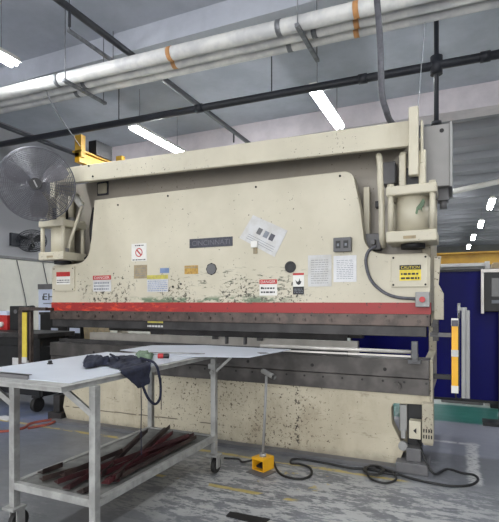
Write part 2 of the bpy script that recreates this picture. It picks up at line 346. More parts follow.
tag(obj('flexible_conduit', MB().tube(smooth_path([onY(375, -30, 3.98), onY(377, 0, 3.98), onY(380, 40, 3.98), onY(381, 70, 3.99), onY(382, 95, 4.0), onY(386, 110, 4.06), (-.55, 4.2, 3.02), (-.48, 4.3, 2.97)]), .026, 12), 'conduit'), 'thick grey flexible conduit bending down onto the crown of the press', 'conduit')
tag(obj('hanging_wire', MB().tube([onY(425, 22, 4.2), onY(418, 106, 4.14)], .004, 6), 'galv'), 'thin wire from the ceiling pipes to the upright post of the press', 'wire')
tag(obj('hanging_wire', MB().tube(smooth_path([onY(42, 78, 4.1), onY(50, 100, 4.2), onY(66, 126, 4.5), onY(80, 146, 5.2)]), .007, 6), 'galv'), 'thin cable sagging from the white pipes to the yellow hoist', 'wire')

# fluorescent lamps
def lamp(X, Y, lab):
    t = thing('ceiling_light', lab, 'ceiling light', (X, Y, 4.2), 'rows of fluorescent ceiling lights')
    obj('housing', MB().prism([(X-.085, 4.235), (X+.085, 4.235), (X+.05, 4.30), (X-.05, 4.30)], Y, Y+1.5), 'white', t)
    for dx in (-.04, .04): obj('lamp_tube', MB().cyl((X+dx, Y+.03, 4.215), (X+dx, Y+1.47, 4.215), .026, 10), 'tube', t)
    for dy in (.2, 1.3): obj('hanger_rod', MB().cyl((X, Y+dy, 4.29), (X, Y+dy, 4.72 if Y > 8.3 else 4.9), .005, 6), 'galv', t)
    return t
P_ = lamp(-4.73, 2.35, 'fluorescent light at the edge of the picture, above the round fan')
rest = [(-4.73, 5.95, 'fluorescent light beyond the black pipe, over the fan end of the press'), (-1.74, 5.85, 'fluorescent light beyond the black pipe, over the middle of the press crown'),
        (.80, 14.1, 'largest of the distant fluorescent lights beyond the grey cabinet'), (.68, 17.8, 'second of the distant fluorescent lights in the row beyond the grey cabinet'),
        (.52, 21.4, 'third of the distant fluorescent lights in the row beyond the grey cabinet'), (.40, 25.0, 'smallest and last fluorescent light of the far row beyond the grey cabinet'),
        (-4.73, -1.2, ''), (-1.74, -1.2, ''), (1.2, -1.2, ''), (1.2, 2.35, ''), (-4.73, 9.6, ''), (-1.74, 9.6, ''), (-4.73, 13.1, ''), (-1.74, 13.1, ''), (-4.73, 17, ''), (-1.74, 17, ''), (3.9, 9.6, ''), (3.9, 5.9, '')]  # entries without a label are added lamps, unseen, that light the hall
for X, Y, lab in rest:
    dup(P_, (X, Y, 4.2), label=lab or 'added fluorescent light outside the view, there to light the hall')

# ------------------------------------------------------------ press brake
YP = 4.25
PB = thing('press_brake', 'very large cream hydraulic press brake with red stripe along its ram', 'press brake', (-2.4, YP, 0))
def arc(cx, cz, r, a0, a1, n=8): return [(cx+r*math.cos(R(a0+(a1-a0)*i/n)), cz+r*math.sin(R(a0+(a1-a0)*i/n))) for i in range(n+1)]
ram_pts = [(-4.6, 1.33), (-.23, 1.33), (-.23, 1.83), (-.27, 1.87), (-.58, 1.87)]+arc(-.62, 2.05, .17, 270, 180)+[(-.82, 2.3)]+arc(-.98, 2.54, .11, 0, 90)+[(-3.92, 2.65)]+[(-3.97, 2.2)]+arc(-4.2, 2.12, .21, 0, -90)+[(-4.57, 1.9), (-4.6, 1.87)]
RAM = obj('ram', MB().prism(ram_pts, YP, YP+.12), 'ram', PB, .006)
obj('red_stripe', MB().box(-4.605, -.225, YP-.006, YP+.1, 1.345, 1.445), 'red', PB)
rail = obj('clamp_rail', MB().box(-4.6, -.23, YP-.03, YP+.1, 1.24, 1.345), 'rail', PB, .004)
obj('upper_beam', MB().box(-4.58, -.26, YP-.01, YP+.09, 1.15, 1.24), 'blacksteel', PB, .004)
obj('punch', MB().prism([(YP+.02, 1.16), (YP+.07, 1.16), (YP+.05, 1.09), (YP+.045, 1.09)], -3.15, -.95, 'YZ'), 'blacksteel', PB)
b0 = obj('clamp_bolt', MB().cyl((-4.4, YP-.045, 1.285), (-4.4, YP-.028, 1.285), .017, 6), 'rail', PB)
for k in range(1, 17): dup(b0, (k*.255, 0, 0), parent=PB)
h0 = obj('bolt_hole', MB().cyl((-4.5, YP-.034, 1.325), (-4.5, YP-.028, 1.325), .008, 10), 'dark', PB)
for k in range(1, 26): dup(h0, (k*.17, 0, 0), parent=PB)
# bed
bed_pts = [(-4.34, 0.0), (-.50, 0.0), (-.44, .17), (-.545, .38), (-.55, .52), (-.53, .56), (-.26, .57), (-.235, .60), (-.235, .66), (-4.6, .66), (-4.6, .57), (-4.36, .55), (-4.38, .36), (-4.42, .17)]
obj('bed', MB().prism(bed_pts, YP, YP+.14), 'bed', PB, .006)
obj('bed_rail', MB().box(-4.6, -.235, YP-.02, YP+.14, .65, .79), 'bedsteel', PB, .004)
obj('die_holder', MB().box(-4.6, -.235, YP-.035, YP+.2, .795, .955), 'bedsteel', PB, .006)
obj('die', MB().prism([(YP+.02, .95), (YP+.02, 1.0), (YP+.04, 1.0), (YP+.05, .98), (YP+.06, 1.0), (YP+.08, 1.0), (YP+.08, .95)], -4.5, -.95, 'YZ'), 'blacksteel', PB)
h1 = obj('bolt_hole', MB().cyl((-4.4, YP-.022, .755), (-4.4, YP-.018, .755), .010, 10), 'dark', PB)
for k in range(1, 24): dup(h1, (k*.18, 0, 0), parent=PB)
h2 = obj('bolt_hole', MB().cyl((-3.9, YP-.037, .86), (-3.9, YP-.033, .86), .016, 12), 'dark', PB)
for k in range(1, 6): dup(h2, (k*.66, 0, 0), parent=PB)
b1 = obj('bed_bolt', MB().cyl((-.5, YP-.05, .72), (-.5, YP-.02, .72), .035, 16).cyl((-.5, YP-.06, .72), (-.5, YP-.05, .72), .02, 6), 'bedsteel', PB)
dup(b1, (-3.5, 0, 0), parent=PB)
obj('base_plate', MB().box(-4.5, -.45, YP-.10, YP+.3, 0, .035), 'midgrey', PB)
# front gauge rail and back gauge
obj('front_rail', MB().cyl((-1.75, YP-.12, 1.03), (-.36, YP-.12, 1.03), .016, 12).box(-1.75, -.36, YP-.13, YP-.11, .985, 1.0), 'bar', PB)
obj('rail_clamp', MB().box(-.37, -.32, YP-.15, YP-.10, .95, 1.12).cyl((-.345, YP-.16, 1.0), (-.345, YP-.09, 1.0), .03, 12).box(-.40, -.30, YP-.12, YP-.036, .93, .965), 'midgrey', PB, .004)
obj('back_gauge', MB().box(-4.4, -.93, 4.68, 4.76, .93, 1.055), 'bar', PB, .004)
for X in (-2.55, -2.0): obj('gauge_finger', MB().box(X, X+.05, 4.62, 4.73, 1.03, 1.07), 'midgrey', PB)
obj('gap_dark_backing', MB().box(-4.4, -.95, 5.05, 5.15, 1.06, 1.45), 'blacksteel', PB)  # added backing that keeps the working gap dark
for X in (-2.3, -2.08): obj('gauge_upright', MB().box(X, X+.02, 4.45, 4.5, 1.0, 1.35), 'midgrey', PB)
# frames and crown
def cframe(x0, x1):
    p = [(4.46, .58), (5.6, .58), (5.6, 2.95), (4.3, 2.95), (4.42, 2.75), (4.45, 1.5), (4.6, 1.36), (5.45, 1.36), (5.45, .92), (4.46, .9)]
    return MB().prism(p, x0, x1, 'YZ')
def lower_frame(x0, x1): return MB().prism([(4.42, 0), (5.6, 0), (5.6, .62), (4.42, .62)], x0, x1, 'YZ')
obj('side_frame', cframe(-.31, -.235), 'dirty', PB, .006); obj('side_frame', cframe(-4.60, -4.52), 'dirty', PB, .006)
obj('frame_foot', lower_frame(-.50, -.42), 'dirty', PB, .006); obj('frame_foot', lower_frame(-4.40, -4.32), 'dirty', PB, .006)
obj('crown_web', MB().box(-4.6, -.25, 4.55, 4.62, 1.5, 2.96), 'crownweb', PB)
obj('crown_beam', MB().prism([(-4.36, 2.845), (-.385, 2.755), (-.385, 2.97), (-4.36, 3.03)], 4.10, 4.15), 'cream', PB, .008)
obj('crown_top', MB().prism([(-4.36, 2.99), (-.385, 2.93), (-.385, 2.96), (-4.36, 3.02)], 4.15, 4.95), 'cream', PB, .004)
cp = obj('inspection_cover', MB().box(-4.13, -3.99, 4.525, 4.555, 2.80, 2.93), 'cream', PB, .02)
obj('cover_rim', MB().box(-4.15, -3.97, 4.54, 4.553, 2.78, 2.95), 'plate', cp, .02)
obj('upright_post', MB().box(-.385, -.31, 4.02, 4.10, 2.49, 3.05), 'cream', PB, .006)
obj('upright_post', MB().box(-.295, -.28, 4.08, 4.2, 2.60, 2.95), 'cream', PB, .003)
obj('upright_post', MB().prism([(4.2, 2.5), (4.28, 2.5), (4.28, 3.05), (4.2, 3.12)], -4.58, -4.50, 'YZ'), 'cream', PB, .006)
obj('guide_rail', MB().box(-.82, -.765, 4.40, 4.46, 2.0, 2.52), 'cream', PB, .004)
obj('valve_block', MB().box(-.80, -.66, 4.36, 4.5, 1.93, 2.08).box(-.74, -.70, 4.30, 4.37, 1.97, 2.02), 'midgrey', PB, .006)
obj('junction_box', MB().box(-.72, -.66, 4.44, 4.52, 2.33, 2.39), 'black', PB, .004)
obj('hose_block', MB().box(-.64, -.53, 4.36, 4.54, 2.52, 2.72), 'midgrey', PB, .008)
def cylinder(cx):
    cy = YP-.0; s = 1
    cyb = obj('hydraulic_cylinder', MB().cyl((cx, cy, 2.04), (cx, cy, 2.36), .135, 40), 'cream', PB)
    obj('top_flange', MB().box(cx-.2, cx+.2, cy-.19, cy+.19, 2.345, 2.425), 'cream', cyb, .012)
    obj('bottom_flange', MB().box(cx-.2, cx+.2, cy-.19, cy+.19, 1.95, 2.045), 'cream', cyb, .012)
    for dx in (-.165, .165):
        for dy in (-.155, .155): obj('tie_rod', MB().cyl((cx+dx, cy+dy, 2.04), (cx+dx, cy+dy, 2.36), .024, 14).cyl((cx+dx, cy+dy, 2.42), (cx+dx, cy+dy, 2.445), .03, 6), 'cream', cyb)
    obj('cylinder_cap', MB().box(cx-.06, cx+.04, cy-.193, cy-.185, 1.975, 2.0), 'tan', cyb)
    obj('piston_rod', MB().cyl((cx, cy, 1.91), (cx, cy, 1.96), .10, 24), 'black', cyb)
    for dx in (-.07, .085): obj('clevis_arm', MB().prism([(cy-.16, 2.42), (cy-.06, 2.42), (cy-.06, 2.70), (cy-.10, 2.73), (cy-.16, 2.69)], cx+dx-.028, cx+dx+.028, 'YZ'), 'cream', cyb, .014)
    obj('clevis', MB().box(cx-.045, cx+.06, cy-.12, cy+.1, 2.42, 2.58), 'black', cyb)
    return cyb
cylR = cylinder(-.37); cylL = cylinder(-4.42)
obj('green_chip', MB().prism([(-.34, 2.19), (-.33, 2.24), (-.305, 2.27), (-.28, 2.31), (-.265, 2.29), (-.275, 2.25), (-.29, 2.24), (-.285, 2.20), (-.30, 2.23), (-.315, 2.22), (-.325, 2.18)], YP-.136, YP-.10), simple('green_undercoat', srgb(86, 112, 82), srgb(70, 92, 66)), cylR)
obj('hydraulic_pipe', MB().tube(smooth_path([(-.68, 4.42, 2.72), (-.655, 4.22, 2.74), (-.63, 4.13, 2.66), (-.625, 4.12, 2.5), (-.615, 4.13, 2.3), (-.615, 4.15, 2.02), (-.62, 4.3, 1.95)]), .026, 12), 'cream', PB)
obj('hydraulic_pipe', MB().tube([(-4.34, 4.30, 2.42), (-4.34, 4.30, 2.74)], .034, 12).tube(smooth_path([(-4.17, 4.32, 2.66), (-4.19, 4.26, 2.45), (-4.24, 4.20, 2.2), (-4.27, 4.18, 2.02)]), .02, 10), 'cream', PB)
obj('gap_shade_tubes', MB().tube(smooth_path([(-4.05, 4.46, 2.60), (-4.10, 4.45, 2.35), (-4.08, 4.45, 2.1), (-4.2, 4.4, 1.97)]), .03, 10).tube(smooth_path([(-4.14, 4.5, 2.62), (-4.17, 4.48, 2.35), (-4.14, 4.48, 2.05)]), .035, 10), 'black', PB)  # dark tubes added to stand in for the shaded gap beside the cylinder
obj('elbow_joint', MB().cyl((-4.27, 4.16, 2.0), (-4.27, 4.16, 2.09), .032, 12).cyl((-4.33, 4.3, 2.42), (-4.33, 4.3, 2.48), .045, 12), 'steel', PB)
obj('pipe_cap', MB().cyl((-4.29, 4.32, 2.74), (-4.17, 4.30, 2.60), .05, 14, r2=.03), 'white', PB)
cab = obj('switch_cabinet', MB().box(-.30, -.075, 4.26, 4.75, 2.43, 2.955), 'cabinet', PB, .006)
obj('cabinet_edge', MB().box(-.075, -.06, 4.25, 4.76, 2.42, 2.965), 'grey', cab)
obj('cabinet_plate', MB().cyl((-.14, 4.256, 2.90), (-.14, 4.262, 2.90), .018, 10), 'dark', cab)
obj('cable_gland', MB().box(-.18, -.09, 4.35, 4.5, 2.33, 2.43).cyl((-.13, 4.4, 2.26), (-.13, 4.4, 2.34), .03, 10), 'midgrey', cab)
# right end of ram: bent guard plate
obj('edge_guard', MB().prism([(-.20, 1.84), (-.145, 1.84), (-.165, 1.6), (-.125, 1.52), (-.125, 1.30), (-.20, 1.30)], YP+.02, YP+.06), 'dirty', PB, .003)
obj('slide_gib', MB().box(-.21, -.165, YP, YP+.1, 1.12, 1.30).box(-.22, -.17, YP-.03, YP+.02, 1.24, 1.27).box(-.22, -.17, YP-.03, YP+.02, 1.17, 1.20), 'blacksteel', PB)
obj('bed_column', MB().box(-.29, -.21, YP+.02, YP+.2, .22, .95), 'dirty', PB, .004)
obj('limit_lever', MB().box(-.48, -.42, YP+.02, YP+.08, .32, .55).box(-.47, -.43, YP-.0, YP+.02, .26, .34), 'grey', PB, .006)
eb = obj('terminal_box', MB().box(-.395, -.30, YP-.08, YP+.02, .29, .44), 'cream', PB, .004)
obj('arrow_mark', MB().prism([(-.36, .36), (-.335, .385), (-.335, .335)], YP-.083, YP-.08), 'ink', eb)
vb = obj('vent_box', MB().box(-.29, -.20, YP-.10, YP+.02, .27, .60), 'dirty', PB, .004)
for q in range(2):
    for p in range(4): obj('vent_slot', MB().box(-.28+p*.02, -.27+p*.02, YP-.103, YP-.1, .31+q*.05, .34+q*.05), 'dark', vb)
obj('leveling_nut', MB().cyl((-.45, YP-.03, .20), (-.45, YP+.02, .20), .04, 16), 'grey', PB, .006)
obj('anchor_foot', MB().box(-.50, -.24, YP-.12, YP+.2, 0, .09).box(-.42, -.30, YP-.06, YP+.1, .09, .2), 'midgrey', PB, .006)
obj('dark_cover', MB().box(-.42, -.30, YP+.06, YP+.12, .1, .57), 'black', PB)
obj('anchor_foot', MB().box(-4.62, -4.40, YP-.05, YP+.2, 0, .10).box(-4.58, -4.48, YP, YP+.1, .1, .3), 'blacksteel', PB, .006)

# decals on the ram, given by their corners as seen (all lie on the ram's front plane)
def rect(u0, v0, u1, v1, Y=YP-.001):
    um = (u0+u1)/2; a = onY(u0, v0, Y); b = onY(u1, v1, Y); t = onY(um, v0, Y).z; bo = onY(um, v1, Y).z
    return a.x, b.x, bo, t
def plate(name, u0, v0, u1, v1, m, Y=YP, th=.003, parent=PB, bev=0):
    x0, x1, z0, z1 = rect(u0, v0, u1, v1, Y-th)
    o = obj(name, MB().box(x0, x1, Y-th, Y-.0002, z0, z1), m, parent, bev); return o, x0, x1, z0, z1
def lines(parent, x0, x1, z0, z1, k, m, Y, fill=.45, ragged=True, name='small_print'):
    mb = MB(); h = (z1-z0)/k
    for i in range(k):
        x = x0
        while x < x1-.004:
            wd = random.uniform(.010, .035) if ragged else (x1-x0)
            mb.box(x, min(x+wd, x1), Y-.0008, Y-.0002, z0+h*i, z0+h*i+h*fill); x += wd+.007
    return obj(name, mb, m, parent)
def ring_flat(cx, cz, r0, r1, Y, m, parent, name, n=28):
    mb = MB(); bm = mb.bm
    A = [bm.verts.new((cx+r0*math.cos(t*2*math.pi/n), Y, cz+r0*math.sin(t*2*math.pi/n))) for t in range(n)]
    B = [bm.verts.new((cx+r1*math.cos(t*2*math.pi/n), Y, cz+r1*math.sin(t*2*math.pi/n))) for t in range(n)]
    for t in range(n): bm.faces.new([A[t], A[(t+1) % n], B[(t+1) % n], B[t]])
    d = (r0+r1)/2*.7; w_ = (r1-r0)*.5
    bm.faces.new([bm.verts.new(p) for p in [(cx-d-w_, Y, cz+d-w_), (cx-d+w_, Y, cz+d+w_), (cx+d+w_, Y, cz-d+w_), (cx+d-w_, Y, cz-d-w_)]])
    return obj(name, mb, m, parent)
# prohibition label
o, x0, x1, z0, z1 = plate('warning_label', 131.5, 243.5, 146.5, 261, 'white'); tag(o, 'white label with red prohibition circle')
Y = YP-.004; cx = (x0+x1)/2; cz = (z0+z1)/2-.003
ring_flat(cx, cz, .038, .050, Y, 'rlabel', o, 'prohibition_sign')
lines(o, x0+.05, x1-.04, z1-.028, z1-.008, 1, 'ink', Y+.001, .6); lines(o, x0+.015, x1-.015, z0+.008, z0+.028, 1, 'ink', Y+.001, .6)
o, x0, x1, z0, z1 = plate('faded_label', 134, 265, 147, 278.5, 'tan'); tag(o, 'faded tan label'); lines(o, x0+.02, x1-.02, z0+.03, z1-.02, 4, 'greyink', Y+.001, .2)
o, x0, x1, z0, z1 = plate('instruction_label', 147, 275, 168, 292, 'offpaper'); tag(o, 'label with yellow header and blue print')
obj('header', MB().box(x0, x1, Y-.0005, Y, z1-.045, z1), 'olabel', o); lines(o, x0+.01, x1-.01, z0+.01, z1-.05, 6, 'blueink', Y+.001, .4)
o, x0, x1, z0, z1 = plate('sticker', 160, 268, 169, 273, 'blueink')
o, x0, x1, z0, z1 = plate('ochre_label', 184.5, 265.5, 198, 274, 'ochre'); lines(o, x0+.005, x1-.005, z1-.03, z1-.005, 1, 'tan', Y+.001, .8)
o, x0, x1, z0, z1 = plate('nameplate', 189.5, 237.8, 232.5, 247, 'plate', th=.006); tag(o, 'dark raised nameplate')
text('lettering', 'CINCINNATI', x0+.03, x1-.03, z0+.022, z1-.022, YP-.0065, 'plateink', o)
o, x0, x1, z0, z1 = plate('danger_label', 259.5, 279.5, 277, 295.5, 'white'); tag(o, 'DANGER label')
obj('header', MB().box(x0, x1, Y-.0005, Y, z1-.045, z1), 'rlabel', o); text('lettering', 'DANGER', x0+.015, x1-.015, z1-.036, z1-.009, Y-.001, 'white', o)
lines(o, x0+.015, x1-.015, z0+.025, z1-.055, 2, 'ink', Y+.001, .4)
o, x0, x1, z0, z1 = plate('pinch_label', 293, 273, 304, 294.5, 'white'); tag(o, 'hand hazard label with black lower half')
obj('header', MB().box(x0, x1, Y-.0005, Y, z1-.02, z1), 'rlabel', o); obj('footer', MB().box(x0, x1, Y-.0005, Y, z0, z0+.075), 'ink', o)
cx = (x0+x1)/2; cz = z0+.12
obj('pictogram', MB().prism([(cx-.03, cz+.02), (cx-.01, cz), (cx+.005, cz+.01), (cx+.01, cz+.035), (cx+.018, cz+.01), (cx+.03, cz+.005), (cx+.02, cz-.02), (cx, cz-.03), (cx-.02, cz-.015)], Y-.0006, Y), 'ink', o)
lines(o, x0+.012, x1-.012, z0+.015, z0+.065, 3, 'greyink', Y-.0003, .35)
o, x0, x1, z0, z1 = plate('danger_label', 93, 275.5, 111, 291.5, 'offpaper'); tag(o, 'worn DANGER label')
obj('header', MB().box(x0, x1, Y-.0005, Y, z1-.05, z1), 'rlabel', o); text('lettering', 'DANGER', x0+.02, x1-.02, z1-.04, z1-.01, Y-.001, 'white', o)
lines(o, x0+.015, x1-.03, z0+.02, z1-.06, 3, 'greyink', Y+.001, .5)
pl, x0, x1, z0, z1 = plate('access_panel', 53, 267, 74, 291, 'cream', th=.02, bev=.004)
o = obj('warning_label', MB().box(x0+.06, x1-.06, YP-.023, YP-.02, z0+.08, z1-.06), 'white', pl)
obj('label_header', MB().box(x0+.06, x1-.06, YP-.0245, YP-.023, z1-.115, z1-.06), 'rlabel', pl); lines(pl, x0+.07, x1-.07, z0+.1, z1-.14, 2, 'ink', YP-.0235, .4)
for a in (x0+.02, x1-.02):
    for b in (z0+.02, z1-.02): obj('screw', MB().cyl((a, YP-.026, b), (a, YP-.02, b), .007, 8), 'dark', pl)
pr, x0, x1, z0, z1 = plate('access_panel', 391, 255, 428, 287, 'cream', th=.02, bev=.004)
for a in (x0+.02, x1-.02):
    for b in (z0+.02, z1-.02): obj('screw', MB().cyl((a, YP-.026, b), (a, YP-.02, b), .009, 8), 'dark', pr)
cx0, cx1, cz0, cz1 = rect(399.5, 265, 421, 280.5, YP-.022)
obj('caution_label', MB().box(cx0, cx1, YP-.023, YP-.02, cz0, cz1), 'ylabel', pr); obj('label_header', MB().box(cx0, cx1, YP-.0245, YP-.023, cz1-.04, cz1), 'ink', pr)
text('lettering', 'CAUTION', cx0+.012, cx1-.012, cz1-.033, cz1-.008, YP-.025, 'ylabel', pr); lines(pr, cx0+.012, cx1-.012, cz0+.012, cz1-.048, 2, 'ink', YP-.0233, .45)
o, x0, x1, z0, z1 = plate('danger_label', 147.5, 319, 163, 323, 'olabel', Y=YP-.01); lines(o, x0, x1, z0-.045, z0-.02, 1, 'offpaper', YP-.0135, .8)
o, x0, x1, z0, z1 = plate('faint_label', 373, 264, 382, 272, 'cream', th=.002)
# holes
c = onY(211.5, 269, YP); obj('port_cover', MB().cyl((c.x, YP-.008, c.z), (c.x, YP, c.z), .056, 10), 'midgrey', PB, .003)
obj('port_rim', MB().cyl((c.x, YP-.004, c.z), (c.x, YP, c.z), .064, 8), 'dark', PB)
c = onY(290.5, 267, YP); o = obj('rubber_plug', MB().cyl((c.x, YP-.014, c.z), (c.x, YP, c.z), .056, 28), 'black', PB, .004); obj('plug_ring', MB().ring((c.x, YP-.014, c.z), (0, 1, 0), .035, .003), 'black', o)
for (u, v) in ((256, 187), (168, 196), (262, 288), (118, 205), (340, 176), (173, 286.5), (181, 284)):
    c = onY(u, v, YP); obj('screw', MB().cyl((c.x, YP-.006, c.z), (c.x, YP, c.z), .011, 8), 'dark', PB)
for (u, v) in ((89, 166), (93, 176.5)): c = onY(u, v, 4.1); obj('screw', MB().cyl((c.x, 4.092, c.z), (c.x, 4.1, c.z), .012, 8), 'dark', PB)
# outlet box, stop button
x0, x1, z0, z1 = rect(334.5, 238, 352, 252)
ob = obj('outlet_box', MB().box(x0, x1, YP-.05, YP, z0, z1), 'midgrey', PB, .005)
for k in range(2):
    xm = x0+(x1-x0)*(.28+.44*k); obj('socket', MB().box(xm-.022, xm+.022, YP-.054, YP-.05, z0+.03, z1-.03), 'black', ob); obj('socket_face', MB().box(xm-.010, xm+.010, YP-.056, YP-.054, z0+.05, z1-.055), 'greyink', ob)
x0, x1, z0, z1 = rect(416, 292, 430, 307)
sb = obj('stop_box', MB().box(x0, x1, YP-.07, YP, z0, z1), 'grey', PB, .006); obj('stop_button', MB().cyl(((x0+x1)/2, YP-.095, (z0+z1)/2), ((x0+x1)/2, YP-.07, (z0+z1)/2), .024, 20), 'redplastic', sb)
obj('cable_conduit', MB().tube(smooth_path([onY(376, 246, YP+.02), onY(368, 252, YP-.02), onY(366, 264, YP-.02), onY(371, 280, YP-.02), onY(382, 291, YP-.02), onY(396, 297, YP-.02), onY(417, 299, YP-.03)]), .014, 10), 'conduit', PB)
# things fixed to the ram with tape
c4 = [onY(u, v, YP-.004) for u, v in ((253, 215), (287.5, 230.5), (274.5, 257), (239.5, 238))]
def sheet4(c4, Y, th): m_ = MB(); A = [(p.x, p.z) for p in c4]; m_.prism(A, Y-th, Y); return m_
dr = thing('taped_drawing', 'tilted white drawing sheet with dark squares taped to the ram', 'drawing', ((c4[0].x+c4[2].x)/2, YP-.004, c4[2].z))
obj('sheet', sheet4(c4, YP-.002, .003), 'offpaper', dr)
def q4(s, t): a = c4[0].lerp(c4[1], s); b = c4[3].lerp(c4[2], s); return a.lerp(b, t)
for s, m_ in ((.33, 'midgrey'), (.52, 'greyink'), (.68, 'plate')):
    obj('figure_square', sheet4([q4(s-.02, .32), q4(s+.1, .32), q4(s+.1, .56), q4(s-.02, .56)], YP-.0055, .001), m_, dr)
for t in (.7, .78, .86): obj('print_line', sheet4([q4(.15, t), q4(.9, t), q4(.9, t+.015), q4(.15, t+.015)], YP-.0055, .0006), 'greyink', dr)
x0, x1, z0, z1 = rect(251, 241, 257.5, 247.5, YP-.02); t = thing('magnet_clip', 'small white block hanging at the lower edge of the tilted drawing', 'clip', ((x0+x1)/2, YP-.02, z0))
obj('clip_body', MB().box(x0, x1, YP-.03, YP-.007, z0, z1), 'white', t, .003); obj('clip_tab', MB().box(x0+.02, x1-.01, YP-.012, YP-.001, z0-.06, z0), 'tan', t)
for (u0, v0, u1, v1, lab) in ((308, 255, 331.5, 286.5, 'larger white paper of handwritten rows taped to the ram'), (333.5, 255.5, 356.5, 282, 'white printed table sheet taped below the socket box')):
    x0, x1, z0, z1 = rect(u0, v0, u1, v1, YP-.003); t = thing('taped_sheet', lab, 'paper', ((x0+x1)/2, YP, z0), 'papers taped to the ram')
    obj('sheet', MB().box(x0, x1, YP-.004, YP-.001, z0, z1), 'offpaper' if u0 < 320 else 'paper', t); lines(t, x0+.03, x1-.03, z0+.03, z1-.03, 11, 'greyink' if u0 > 320 else 'grey', YP-.0045, .25 if u0 > 320 else .3)

# light curtains
def curtain(x0, ytop, side, lab, Yc):
    t = thing('light_curtain', lab, 'light curtain', (x0, Yc, .7))
    return t
t = thing('light_curtain', 'yellow safety light curtain on a grey post at the cabinet end of the press', 'light curtain', (0, YP, .66)); LC = t
yb = obj('sensor_body', MB().box(-.085, -.035, YP-.06, YP-.01, .715, 1.315), 'yellow', t, .003)
obj('end_cap', MB().box(-.087, -.033, YP-.062, YP-.008, 1.25, 1.315), 'white', yb); obj('end_cap', MB().box(-.087, -.033, YP-.062, YP-.008, .70, .76), 'white', yb)
obj('label', MB().box(-.087, -.033, YP-.063, YP-.01, 1.0, 1.055), 'offpaper', yb); obj('dark_label', MB().box(-.085, -.035, YP-.064, YP-.06, 1.25, 1.30), 'plate', yb)
obj('sensor_lens', MB().box(-.035, -.025, YP-.05, YP-.02, .72, 1.36), 'black', yb)
obj('post', MB().box(-.010, .022, YP-.05, YP+.02, .66, 1.40).box(.024, .052, YP-.05, YP+.02, .66, 1.38), 'grey', t, .003)
obj('support_arm', MB().box(-.255, -.085, YP-.01, YP+.03, 1.155, 1.19), 'midgrey', t, .003); obj('support_arm', MB().box(-.23, -.085, YP+.05, YP+.09, .79, .83).box(-.085, -.06, YP-.01, YP+.09, .79, .83), 'black', t, .003)
obj('cable', MB().tube(smooth_path([(-.055, YP-.03, .70), (-.05, YP-.03, .66), (-.02, YP-.02, .65), (.01, YP, .68)]), .006, 8), 'rubber', t)
obj('top_bracket', MB().box(-.04, .03, YP-.04, YP+.01, 1.38, 1.405).cyl((-.03, YP-.02, 1.315), (-.03, YP-.02, 1.44), .012, 10), 'grey', t)
LC.location.x += .022
Yc = 4.12
t = thing('light_curtain', 'yellow safety light curtain in a brown steel bracket at the fan end of the press', 'light curtain', (-4.9, Yc, .66))
a = onY(19.5, 330, Yc).x; b = onY(24, 330, Yc).x; c = onY(28.5, 330, Yc).x; d = onY(31.5, 330, Yc).x
obj('post', MB().box(a, b-.005, Yc-.02, Yc+.04, .66, 1.35), 'rail', t, .003); yb = obj('sensor_body', MB().box(b, c, Yc-.03, Yc+.03, .74, 1.32), simple('pale_yellow_housing', srgb(214, 194, 72), srgb(200, 178, 60)), t, .003)
obj('end_cap', MB().box(b-.001, c+.001, Yc-.032, Yc+.02, .70, .77), 'offpaper', yb); obj('sensor_lens', MB().box(c, c+.012, Yc-.02, Yc+.02, .73, 1.33), 'black', yb)
obj('outer_post', MB().box(c+.014, d, Yc-.01, Yc+.03, .70, 1.33), 'rail', t); obj('support_arm', MB().box(a, -4.56, Yc-.01, Yc+.03, 1.345, 1.385).box(-4.6, -4.56, Yc, YP+.02, 1.345, 1.38), 'rail', t, .003)

# ------------------------------------------------------------ fans
def fan(name, lab, c, n_, Rr, mg, mb_, motor_len=.22, rings=15, rad=36, wr=.0024, parent_cage=True):
    c = Vector(c); n_ = Vector(n_).normalized()
    t = thing(name, lab, 'fan', c-Vector((0, 0, Rr)))
    up = Vector((0, 0, 1)); a = n_.cross(up).normalized(); b = a.cross(n_).normalized()
    def P(r, th, d): return c+(a*math.cos(th)+b*math.sin(th))*r+n_*d
    def prof(r, f): return f*(.03+.09*(1-(r/Rr)**2.2))
    mb = MB()
    for f in (1, -1):
        for k in range(rings):
            r = Rr*(.16+.84*k/(rings-1)); d = prof(r, f)
            N = 48; mb.tube([P(r, 2*math.pi*i/N, d) for i in range(N)], wr if k < rings-1 else wr*2.6, 5, closed=True)
        for k in range(rad):
            th = 2*math.pi*k/rad; mb.tube([P(Rr*s, th, prof(Rr*s, f)) for s in (.14, .4, .7, .9, 1.0)], wr*.9, 4)
    obj('guard', mb, mg, t)
    hub = obj('hub_badge', MB().cyl(P(0, 0, .115), P(0, 0, .135), Rr*.16, 28), 'black', t)
    obj('badge_mark', MB().bar(P(Rr*.1, R(65), .137), P(Rr*.1, R(245), .137), .014, .003, n_), 'grey', hub)
    for k in range(3):
        th0 = R(20+120*k); bm_ = MB(); bm = bm_.bm; g = []
        for i in range(9):
            r = Rr*(.12+.78*i/8); row = []
            for j in range(7):
                wd = R(38)*math.sin(math.pi*(.25+.6*i/8)); th = th0+wd*(j/6-.5)*1.25+R(8)*i/8
                row.append([P(r, th, -.035+.07*(j/6)+s) for s in (0, .004)])
            g.append(row)
        for s in (0, 1):
            V = [[bm.verts.new(q[s]) for q in row] for row in g]
            for i in range(8):
                for j in range(6): f = bm.faces.new([V[i][j], V[i+1][j], V[i+1][j+1], V[i][j+1]]); f.smooth = True
        obj('blade', bm_, mb_, t)
    obj('motor', MB().cyl(P(0, 0, -.05), P(0, 0, -motor_len), Rr*.2, 24).cyl(P(0, 0, .04), P(0, 0, -.05), Rr*.1, 20), 'midgrey', t, .008)
    return t, P
fc = onY(37, 184.5, 3.72)
